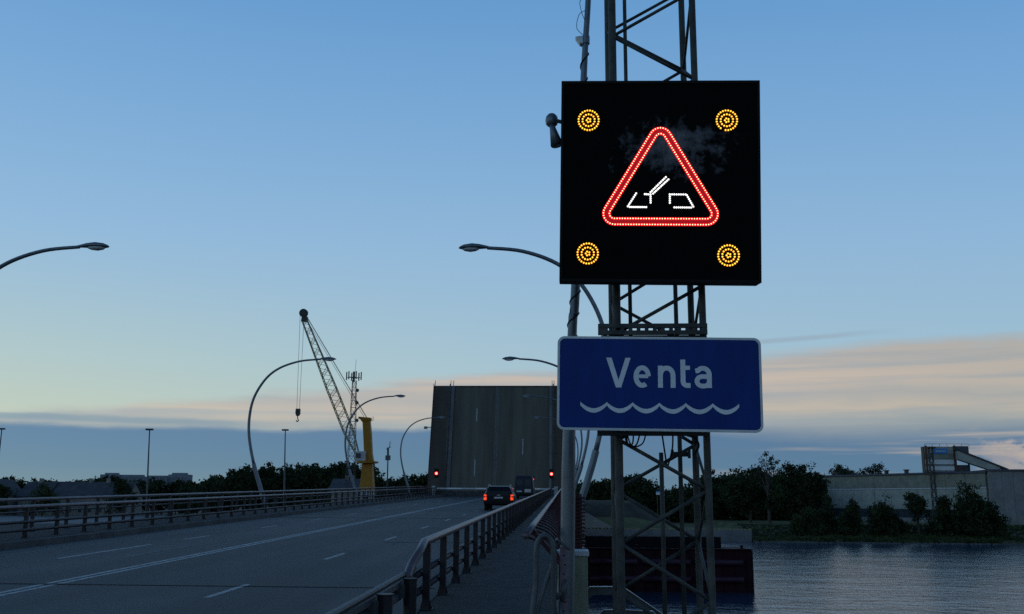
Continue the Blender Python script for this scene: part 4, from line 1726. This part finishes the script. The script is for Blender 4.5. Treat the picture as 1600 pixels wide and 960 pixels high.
def house(name, label, x, y, w, d, z0, ze, zr, ridge, wallm, roofm, wins=4, chim=1, group='houses on the far bank'):
    t = thing(name, label, 'house', (x, y, z0), group)
    b = MB()
    b.box(x - w / 2, x + w / 2, y - d / 2, y + d / 2, z0, ze)
    if ridge == 'x':
        for k in (-1, 1):
            b.prism([(x + k * w / 2, y - d / 2, ze), (x + k * w / 2, y + d / 2, ze), (x + k * w / 2, y, zr - .25)], (-k * .3, 0, 0))
    else:
        for k in (-1, 1):
            b.prism([(x - w / 2, y + k * d / 2, ze), (x + w / 2, y + k * d / 2, ze), (x, y + k * d / 2, zr - .25)], (0, -k * .3, 0))
    b.build('wall', wallm, t)
    b = MB()
    e = .5
    if ridge == 'x':
        for k in (-1, 1):
            b.prism([(x - w / 2 - e, y + k * (d / 2 + e), ze - .3), (x - w / 2 - e, y, zr), (x - w / 2 - e, y, zr + .25), (x - w / 2 - e, y + k * (d / 2 + e), ze)], (w + 2 * e, 0, 0))
    else:
        for k in (-1, 1):
            b.prism([(x + k * (w / 2 + e), y - d / 2 - e, ze - .3), (x, y - d / 2 - e, zr), (x, y - d / 2 - e, zr + .25), (x + k * (w / 2 + e), y - d / 2 - e, ze)], (0, d + 2 * e, 0))
    rf = b.build('roof', roofm, t)
    for i in range(chim):
        cx = x + (i - .3) * w * .22
        b = MB()
        b.box(cx - .5, cx + .5, y - .5, y + .5, zr - .6, zr + 1.3)
        b.build('chimney', 'plaster', rf)
    for i in range(wins):
        wx = x - w / 2 + w * (i + .5) / wins
        b = MB()
        b.box(wx - .5, wx + .5, y - d / 2 - .04, y - d / 2 - .003, z0 + 1.2, z0 + 2.7)
        b.build('window', 'glass', t)
    return t


house('long_house', 'long low house with a dark slate roof beyond the left guardrail', -151, 306, 26, 12, 2.5, 8.6, 13.0, 'x', 'plaster', 'roofdark', 8, 2)
house('gabled_house', 'pale gabled house at the far left edge beyond the railing', -179, 300, 9, 12, 2.5, 9.0, 13.6, 'y', 'plaster', 'roofdark', 2, 0)
house('gabled_house', 'dark roofed house between the pale gabled house and the long house', -168, 305, 9, 11, 2.5, 8.6, 12.9, 'x', 'plaster', 'roofdark', 2, 1)
house('gabled_house', 'grey roofed house with two chimneys at the foot of the wood', -67.5, 300, 9, 10, 2.5, 11.2, 14.2, 'x', 'plaster', 'roofdark', 3, 2)

t = thing('apartment_block', 'long pale apartment block far behind the houses', 'apartment block', (-399, 905, 4))
for i, (x0, x1, zt) in enumerate(((-441, -424, 30.3), (-423.9, -399, 28.6), (-398.9, -376, 28.0), (-375.9, -357, 30.6))):
    b = MB()
    b.box(x0, x1, 900 + (i % 2) * 2, 914, 4, zt)
    b.build('wall', 'apt', t)
    b = MB()
    b.box(x0 + 3, x1 - 3, 903, 910, zt, zt + 1.6)
    b.build('roof_house', 'apt', t)
    b = MB()
    for fl in range(8):
        for k in range(int((x1 - x0) / 3)):
            xx = x0 + 1 + k * 3
            b.box(xx, xx + 1.6, 899.9 + (i % 2) * 2, 899.98 + (i % 2) * 2, 6 + fl * 2.9, 7.6 + fl * 2.9)
    b.build('windows', 'aptwin', t, kind='stuff')

# ---------------------------------------------------------------- warehouse and conveyor tower (far bank, right)
t = thing('warehouse', 'long pale warehouse with banded cladding behind the river bushes', 'warehouse', (90, 280, 2.5))
A, B = Vector((104.6, 250, 0)), Vector((66, 318, 0))
dr = (B - A).normalized()
nv = Vector((dr.y, -dr.x, 0))
if nv.y < 0:
    nv = -nv
Lw = (B - A).length
np_ = 13
for i in range(np_):
    a_, c_ = A + dr * (Lw * i / np_ + .04), A + dr * (Lw * (i + 1) / np_ - .04)
    for z0, z1, mm, dd in ((6.5, 11.7, 'whlow', 0), (12.15, 15.5, 'whtop', .02), (2.3, 4.2, 'whgrey', .03)):
        b = MB()
        o_ = nv * dd
        b.hexa([a_ + o_ + Vector((0, 0, z0)), c_ + o_ + Vector((0, 0, z0)), c_ + nv * .3 + Vector((0, 0, z0)), a_ + nv * .3 + Vector((0, 0, z0)), a_ + o_ + Vector((0, 0, z1)), c_ + o_ + Vector((0, 0, z1)), c_ + nv * .3 + Vector((0, 0, z1)), a_ + nv * .3 + Vector((0, 0, z1))])
        b.build('panel', mm, t)
    b = MB()
    b.hexa([a_ + nv * .12 + Vector((0, 0, 4.25)), c_ + nv * .12 + Vector((0, 0, 4.25)), c_ + nv * .25 + Vector((0, 0, 4.25)), a_ + nv * .25 + Vector((0, 0, 4.25)), a_ + nv * .12 + Vector((0, 0, 6.45)), c_ + nv * .12 + Vector((0, 0, 6.45)), c_ + nv * .25 + Vector((0, 0, 6.45)), a_ + nv * .25 + Vector((0, 0, 6.45))])
    b.build('window', 'glass', t)


def wallbox(b, u0, u1, w0, w1, z0, z1):
    q = [A + dr * u0 + nv * w0, A + dr * u1 + nv * w0, A + dr * u1 + nv * w1, A + dr * u0 + nv * w1]
    b.hexa([p_ + Vector((0, 0, z0)) for p_ in q] + [p_ + Vector((0, 0, z1)) for p_ in q])


b = MB()
wallbox(b, .1, Lw - .1, .31, 40, 2.2, 15.6)
b.build('hall', 'whgrey', t)
b = MB()
wallbox(b, 0, Lw, -.12, .29, 11.78, 12.08)
b.build('light_band', 'pale', t)
b = MB()
wallbox(b, -.4, Lw + .4, -.35, 40.4, 15.62, 16.1)
rf = b.build('roof', 'whroof', t)
for u in (8, 26, 33, 52, 60):
    b = MB()
    wallbox(b, u, u + .8, 2, 2.8, 16.1, 16.9)
    wallbox(b, u - .2, u + 1.0, 1.8, 3.0, 16.9, 17.15)
    b.build('vent', 'darksteel', rf)
t = thing('grey_shed', 'tall grey corrugated shed at the right edge beside the warehouse', 'shed', (128, 255, 2.5))
for i in range(18):
    x0 = 104.9 + i * 2.6
    y0 = 247.6 - i * .25
    b = MB()
    b.hexa([(x0, y0, 2), (x0 + 2.54, y0 - .24, 2), (x0 + 2.54, y0 + .3, 2), (x0, y0 + .3, 2), (x0, y0, 16.0), (x0 + 2.54, y0 - .24, 16.0), (x0 + 2.54, y0 + .3, 16.0), (x0, y0 + .3, 16.0)])
    b.build('panel', 'whgrey', t)
b = MB()
b.hexa([(104.9, 248, 2), (151.7, 243.6, 2), (156, 290, 2), (109, 294, 2), (104.9, 248, 15.98), (151.7, 243.6, 15.98), (156, 290, 15.98), (109, 294, 15.98)])
b.build('hall', 'whgrey', t)
b = MB()
b.hexa([(104.6, 247.2, 16.01), (152, 242.8, 16.01), (156.4, 290.4, 16.01), (108.8, 294.4, 16.01), (104.6, 247.2, 16.4), (152, 242.8, 16.4), (156.4, 290.4, 16.4), (108.8, 294.4, 16.4)])
b.build('roof', 'whroof', t)
b = MB()
b.box(105.9, 106.7, 246.2, 246.9, 2.3, 5.0)
b.build('pale_door', 'plaster', t)

t = thing('conveyor_tower', 'conveyor tower with white bands and a blue board on the warehouse roof', 'tower', (98, 264, 16))
for z0, z1, mm in ((16.05, 16.5, 'whgrey'), (16.55, 17.65, 'whwhite'), (17.7, 18.1, 'whgrey'), (18.15, 19.35, 'whwhite'), (19.4, 20.8, 'whtop'), (20.85, 22.6, 'whlow')):
    b = MB()
    b.box(94.5, 101.8, 261.6, 263.6, z0, z1)
    b.build('band', mm, t)
b = MB()
b.box(94.3, 102.0, 261.9, 263.8, 16.0, 22.75)
b.build('core', 'darksteel', t)
b = MB()
b.box(96.8, 100.2, 261.45, 261.58, 20.85, 22.25)
b.build('blue_board', 'bluesign', t)
b = MB()
for k in range(6):
    b.box(97.25 + k * .45, 97.55 + k * .45, 261.42, 261.448, 21.35, 21.75)
b.build('board_print', 'pale', t)
for x in (94.75, 102.1):
    b = MB()
    b.box(x - .25, x + .25, 261.3, 261.58, 16.0, 23.0)
    b.build('corner_post', 'rust', t)
b = MB()
b.box(102.4, 106.0, 262, 264, 20.8, 22.9)
b.box(102.4, 102.7, 262, 262.4, 16.05, 20.6)
b.box(105.6, 106.0, 262, 262.4, 16.05, 20.6)
b.box(102.4, 106.0, 262.4, 262.7, 16.05, 18.0)
b.build('head_house', 'whroof', t)
b = MB()
for k in range(7):
    b.tube([(94.8 + k * 1.9, 262, 22.75), (94.8 + k * 1.9, 262, 23.5)], .05, 5)
b.tube([(94.8, 262, 23.5), (106.0, 262, 23.5)], .05, 5)
b.build('roof_railing', 'darksteel', t)
b = MB()
b.hexa([(102.2, 259.4, 19.3), (112.5, 259.4, 15.8), (112.5, 261.4, 15.8), (102.2, 261.4, 19.3), (102.2, 259.4, 21.6), (112.5, 259.4, 17.3), (112.5, 261.4, 17.3), (102.2, 261.4, 21.6)])
b.build('conveyor_gallery', 'whlow', t)
b = MB()
b.hexa([(102.0, 259.2, 21.62), (114.6, 259.2, 16.5), (114.6, 261.6, 16.5), (102.0, 261.6, 21.62), (102.0, 259.2, 22.1), (114.6, 259.2, 16.95), (114.6, 261.6, 16.95), (102.0, 261.6, 22.1)])
b.build('gallery_roof', 'darksteel', t)
t = thing('lattice_pole', 'thin dark lattice mast standing in front of the conveyor tower', 'mast', (93.6, 255, 2.5))
b = MB()
lattice(b, 93.6, 255, 2.3, 22.4, .5, .45, 18, .09)
b.build('lattice', 'darksteel', t)
b = MB()
b.box(92.6, 94.6, 254, 256, 21.9, 22.2)
b.build('platform', 'rust', t)

t = thing('road_sign', 'small blue and white direction sign on the far embankment', 'sign', (22.7, 240, 4.5))
b = MB()
for x in (22.1, 23.3):
    b.tube([(x, 240.1, 2.5), (x, 240.1, 10.6)], .07, 6)
b.build('posts', 'steelgrey', t)
b = MB()
b.box(21.8, 23.6, 239.95, 240.02, 9.7, 10.25)
b.build('white_plate', 'white', t)
b = MB()
b.box(21.8, 23.6, 239.95, 240.02, 10.26, 10.6)
b.build('blue_plate', 'bluesign', t)

# ---------------------------------------------------------------- trees


def crown_np(seed, lobes, n, leaf, flat=.85, spread=1.8):
    """leaf faces gathered in clumps over the lobes (cx,cy,cz,rx,ry,rz)"""
    rg = np.random.default_rng(seed)
    vol = np.array([l[3] * l[4] * l[5] for l in lobes]) ** .7
    vol = vol / vol.sum()
    nc = max(12, n // 28)
    li = rg.choice(len(lobes), nc, p=vol)
    Lb = np.array(lobes)[li]
    d = rg.normal(size=(nc, 3))
    d /= np.linalg.norm(d, axis=1)[:, None]
    rad = rg.uniform(.25, 1.0, nc) ** .5
    cc = Lb[:, :3] + d * Lb[:, 3:] * rad[:, None]
    csz = rg.uniform(.6, 1.35, nc) * leaf * spread
    ci = rg.integers(0, nc, n)
    off = rg.normal(size=(n, 3)) * (csz[ci][:, None]) * np.array([1, 1, flat]) * .62
    p = cc[ci] + off
    a = rg.normal(size=(n, 3))
    a /= np.linalg.norm(a, axis=1)[:, None]
    q = rg.normal(size=(n, 3))
    q -= a * (a * q).sum(1)[:, None]
    q /= np.linalg.norm(q, axis=1)[:, None]
    sz = leaf * rg.uniform(.45, 1.1, n)[:, None]
    v = np.stack([p + a * sz, p + q * sz * .5, p - a * sz * .8, p - q * sz * .5], 1)
    return v.reshape(-1, 3)


def quads_obj(name, v, matn, parent=None, kind=None):
    me = bpy.data.meshes.new(name)
    n = len(v) // 4
    me.vertices.add(len(v))
    me.vertices.foreach_set('co', v.astype(np.float32).ravel())
    me.loops.add(4 * n)
    me.loops.foreach_set('vertex_index', np.arange(4 * n, dtype=np.int32))
    me.polygons.add(n)
    me.polygons.foreach_set('loop_start', np.arange(0, 4 * n, 4, dtype=np.int32))
    me.update(calc_edges=True)
    me.materials.append(M[matn])
    o_ = bpy.data.objects.new(name, me)
    C.objects.link(o_)
    if parent is not None:
        o_.parent = parent
    if kind:
        o_['kind'] = kind
    return o_


def round_lobes(rg, h, w, base, k=9):
    out = [(0, 0, base + (h - base) * .52, w * .62, w * .62, (h - base) * .42)]
    for i in range(k):
        a = rg.uniform(0, 2 * math.pi)
        u = rg.uniform(.1, .92)
        rr = w * (.62 * math.sin(math.pi * (.18 + .72 * u)))
        r = w * rg.uniform(.24, .42)
        out.append((math.cos(a) * rr, math.sin(a) * rr, base + (h - base) * u, r, r, r * .85))
    return out


def bush_lobes(rg, h, w, base, k=9):
    out = [(0, 0, h * .42, w * .5, w * .5, h * .4)]
    for i in range(k):
        x = rg.uniform(-.85, .85) * w
        y = rg.uniform(-.6, .6) * w
        top = h * (1 - .45 * abs(x / w) ** 1.4) * rg.uniform(.72, 1.0)
        if i == 0:
            x, y, top = rg.uniform(-.25, .25) * w, 0, h
        r = w * rg.uniform(.28, .42)
        z = top - r * .8
        while z > 0:
            out.append((x + rg.uniform(-.15, .15) * w, y, z, r, r, r * rg.uniform(.8, 1.1)))
            z -= r * 1.3
            r *= 1.12
    return out


def tree(name, label, x, y, z, h, w, base, seed, n, leaf, lm='leaf', bm='bark', group=None, k=9, cat='tree', lobes=None):
    rg = np.random.default_rng(seed)
    t = thing(name, label, cat, (x, y, z), group)
    lob = lobes or (bush_lobes(rg, h, w, base, k) if cat == 'bush' else round_lobes(rg, h, w, base, k))
    b = MB()
    r0 = max(.07, h * .022)
    b.tube([(0, 0, -.4), (w * .02, 0, h * .25), (-w * .02, w * .02, h * .55), (0, 0, h * .82)], [r0 * 1.25, r0, r0 * .6, r0 * .18], 8)
    for l in lob[1:12]:
        zb = max(base * .7, min(h * .6, l[2] - .35 * h * rg.uniform(.4, 1)))
        e = Vector(l[:3])
        mid = Vector((e.x * .45, e.y * .45, zb + (e.z - zb) * .6))
        b.tube([(0, 0, zb), mid, e], [r0 * .5, r0 * .3, r0 * .1], 6)
    for i in range(0):
        pass
    tr = MB.build(b, 'trunk', bm, None)
    tr.parent = t
    quads_obj('crown', crown_np(seed + 5, lob, n, leaf), lm, t)
    return t


tree('sparse_tree', 'tall thin-crowned pale tree on the far meadow between dense woods', 48.8, 240, 2.9, 17.2, 4.6, 8.5, 21, 900, .34, 'leaf3', 'barkpale', None, 11, lobes=[(0, 0, 14, .9, .9, 2)] + [(q[0], q[1], q[2], q[3], q[3], q[3]) for q in [(-2.3, .3, 12.2, 1.1), (2.1, .4, 12.4, 1.1), (-1.5, -.6, 14.4, 1.0), (1.5, .5, 14.8, 1.1), (0, 0, 16.2, .9), (-.7, .8, 15.5, .8), (2.6, -.3, 10.6, .8), (-2.6, .3, 10.0, .7), (.9, -.8, 13.2, .8), (-.4, 1, 11.4, .7)]])
tree('round_tree', 'big dense round tree at the edge of the wood, left of the warehouse', 55.0, 236, 2.7, 13.9, 8.0, 1.0, 32, 14000, .42, 'leaf')
tree('round_tree', 'dense dark tree behind the sparse tall tree', 46.5, 252, 2.9, 13.8, 7.2, .8, 33, 9000, .42, 'leaf')
tree('round_tree', 'lower spreading tree in front of the warehouse end', 58.8, 240, 2.7, 11.0, 4.6, .6, 34, 9000, .40, 'leaf')
tree('river_bush', 'low green bush on the water edge under the round tree', 51.2, 212.5, .9, 6.0, 3.2, .1, 41, 7000, .32, 'leaf2', 'bark', None, 7, 'bush')
tree('river_bush', 'dense dark bush leaning over the river below the round tree', 55.2, 214, 1.2, 7.0, 3.2, .1, 42, 7000, .32, 'leaf', 'bark', None, 7, 'bush')
tree('river_bush', 'broad dark bush at the water edge, left one of the pair', 60.4, 212, .8, 7.6, 2.5, .1, 43, 8000, .34, 'leaf', 'bark', None, 8, 'bush')
tree('river_bush', 'taller bush at the water edge, right one of the pair', 66.8, 212, .8, 8.9, 2.5, .1, 44, 8000, .34, 'leaf', 'bark', None, 8, 'bush')
tree('river_tree', 'slender open tree left of the lattice mast on the bank', 74.4, 213, .9, 10.0, 2.6, 3.0, 45, 3200, .32, 'leaf', 'bark', None, 9)
tree('river_bush', 'wide low bush below the lattice mast on the bank', 79.6, 212, .8, 8.4, 3.5, .1, 46, 8000, .34, 'leaf', 'bark', None, 8, 'bush')
tree('river_tree', 'tallest bushy tree on the bank in front of the grey shed', 85.6, 212.5, .9, 11.6, 4.3, .3, 47, 12000, .34, 'leaf', 'bark', None, 11, 'bush')
tree('river_bush', 'dark bush at the right end of the bank trees', 89.4, 212.3, .8, 7.4, 2.3, .1, 48, 6000, .32, 'leaf', 'bark', None, 7, 'bush')
tree('river_bush', 'small shrub tucked between the paired bushes and the slender tree', 71.2, 215, 1.0, 3.6, 1.6, .1, 49, 3000, .32, 'leaf2', 'bark', None, 6, 'bush')
tree('roof_tree', 'grey-green tree showing above the warehouse roof, left half', 117.6, 420, 4, 19.4, 7.6, 5, 51, 5000, .6, 'leaf3')
tree('roof_tree', 'grey-green tree showing above the warehouse roof, right half', 128.4, 421, 4, 20.6, 8.4, 5, 52, 5500, .6, 'leaf3')
tree('house_tree', 'rounded tree in front of the pale gabled house', -173.2, 288, 2.5, 10.0, 5.6, .6, 53, 3000, .5, 'leaf2')
tree('house_tree', 'rounded tree in front of the long slate roofed house', -158.0, 288, 2.5, 9.4, 6.0, .6, 54, 3000, .5, 'leaf2')
tree('house_tree', 'dark tree standing at the end of the long house', -138.6, 298, 2.5, 11.4, 6.0, .6, 55, 3200, .5, 'leaf')
tree('house_tree', 'dark tree between the long house and the wood, left one', -128.5, 330, 3.5, 9.8, 6.0, .6, 56, 3000, .5, 'leaf')
tree('house_tree', 'dark tree between the long house and the wood, right one', -120.5, 325, 3.5, 10.6, 6.4, .6, 57, 3000, .5, 'leaf')

# woods that read as one mass
variants = []
for i in range(6):
    rg = np.random.default_rng(200 + i)
    if i < 3:
        lob = round_lobes(rg, 1.0, .36, .08, 9)
    else:
        lob = [(0, 0, .45, .2, .2, .36)] + [(rg.uniform(-.14, .14) * (1.1 - u), rg.uniform(-.14, .14) * (1.1 - u), u, .2 * (1.15 - u), .2 * (1.15 - u), .12) for u in np.linspace(.15, .93, 9)]
    variants.append((lob, i))


def wood(name, label, spots, matn, leaf, per, nv_=6):
    vs = []
    for i, (x, y, z, h, w) in enumerate(spots):
        lob, vi = variants[int(RNG.integers(0, nv_))]
        sc = np.array([w * h, w * h, h])
        lb = [(l[0] * sc[0], l[1] * sc[1], l[2] * sc[2], l[3] * sc[0], l[4] * sc[1], l[5] * sc[2]) for l in lob]
        vs.append(crown_np(1000 + i, lb, per, leaf, .85, 1.4) + np.array([x, y, z]))
    o_ = quads_obj(name, np.concatenate(vs), matn, None, 'stuff')
    o_['label'] = label
    o_['category'] = 'wood'
    b_ = MB()
    for x, y, z, h, w in spots:
        b_.tube([(x, y, z - .5), (x, y, z + h * .7)], [.25, .08], 5)
    q = b_.build('trunks', 'bark', None, kind='stuff')
    q.parent = o_
    return o_


def interp(x, pts):
    return float(np.interp(x, [p_[0] for p_ in pts], [p_[1] for p_ in pts]))


prof1 = [(-152, 9.5), (-146, 11.5), (-141, 16.0), (-131, 19.2), (-118, 20.5), (-97, 21.4), (-87, 22.1), (-77, 20.7), (-70, 15), (-60, 16.6), (-52, 19.6), (-30, 19), (0, 15)]
sp = []
x = -150.0
while x < -2:
    for rw in range(3):
        xx = x + RNG.uniform(-1.6, 1.6)
        yy = 378 + rw * 11 + RNG.uniform(-4, 4)
        top = interp(xx * 380 / yy, prof1) * (.92 + .11 * RNG.random())
        sp.append((xx, yy, 3.2, max(4, (top - 3.2) * yy / 380 * 1.06), RNG.uniform(.75, 1.15)))
    x += 2.7
wood('far_wood', 'dark mixed wood filling the left skyline behind the crane', sp, 'needle', .85, 1500)
prof2 = [(2, 12.2), (6, 13.2), (10, 13.4), (14, 14.6), (19, 16.0), (23, 15.2), (27, 12.4), (33, 12.4), (38, 14.5), (42, 16.6), (57, 17.2), (66, 15)]
sp = []
x = 3.0
while x < 72:
    for rw in range(3):
        xx = x + RNG.uniform(-1.2, 1.2)
        yy = 284 + rw * 10 + RNG.uniform(-3, 3)
        top = interp(xx * 290 / yy, prof2) * (.95 + .1 * RNG.random())
        z = 8.0 * (1 - sm(16, 28, xx)) + 2.8 * sm(16, 28, xx)
        sp.append((xx, yy, z - 1.5, max(4, top - z + 1.5), RNG.uniform(.9, 1.3)))
    x += 2.3
wood('meadow_wood', 'dark leafy wood behind the meadow across the river', sp, 'leaf', .62, 1700)
sp = []
for i in range(34):
    xx = -215 + i * 2.6 + RNG.uniform(-1, 1)
    sp.append((xx, 345 + RNG.uniform(-6, 6), 3, 12.2 + RNG.uniform(-.8, .8), RNG.uniform(1.1, 1.6)))
wood('house_wood', 'dark trees massed behind the slate roofed houses', sp, 'needle', .75, 1500, 3)
sp = []
for i in range(90):
    xx = -620 + i * 7.5 + RNG.uniform(-3, 3)
    if -455 < xx < -345:
        hh = 14
    else:
        hh = 15 + RNG.uniform(-3, 4)
    sp.append((xx, 860 + RNG.uniform(-20, 20), 4.5, hh, RNG.uniform(.9, 1.3)))
for i in range(60):
    xx = 60 + i * 8 + RNG.uniform(-3, 3)
    sp.append((xx, 640 + RNG.uniform(-20, 20), 4, 10 + RNG.uniform(-2, 3), RNG.uniform(.9, 1.3)))
wood('skyline_wood', 'low dark treeline along the distant skyline', sp, 'needle', 1.5, 420, 3)

# rough grass along the far bank, right of the quay
rg = np.random.default_rng(77)
n = 9000
xx = rg.uniform(38.6, 135, n)
yy = 204.6 + rg.uniform(0, 1, n) ** 1.5 * 22
keep = np.ones(n, bool)
zz = np.array([far_z(a, c) for a, c in zip(xx, yy)])
keep = zz > .15
xx, yy, zz = xx[keep], yy[keep], zz[keep]
n = len(xx)
hh = rg.uniform(.2, .55, n) * np.where(xx < 50, .6, 1)
ww = rg.uniform(.2, .5, n)
an = rg.uniform(0, math.pi, n)
dx, dy = np.cos(an) * ww, np.sin(an) * ww
lx, ly = rg.normal(0, .15, n), rg.normal(0, .15, n)
v = np.stack([np.stack([xx - dx, yy - dy, zz - .1], 1), np.stack([xx + dx, yy + dy, zz - .1], 1), np.stack([xx + dx * .3 + lx, yy + dy * .3 + ly, zz + hh], 1), np.stack([xx - dx * .3 + lx, yy - dy * .3 + ly, zz + hh * .9], 1)], 1).reshape(-1, 3)
quads_obj('bank_grass', v, 'leaf2', None, 'stuff')
b = MB()                       # stones at the water line
for i in range(260):
    x = random.uniform(38.5, 130)
    y = 203.4 + 1.3 * mnoise.noise((x * .06, 0, 1)) + sm(85, 125, x) * 2 + random.uniform(-.6, 1.2)
    r = random.uniform(.15, .45)
    b.lathe((x, y, 0), [(r * .6, -.25), (r, .0), (r * .75, r * .4), (r * .2, r * .6)], 6)
b.build('bank_stones', 'kerb', kind='stuff')
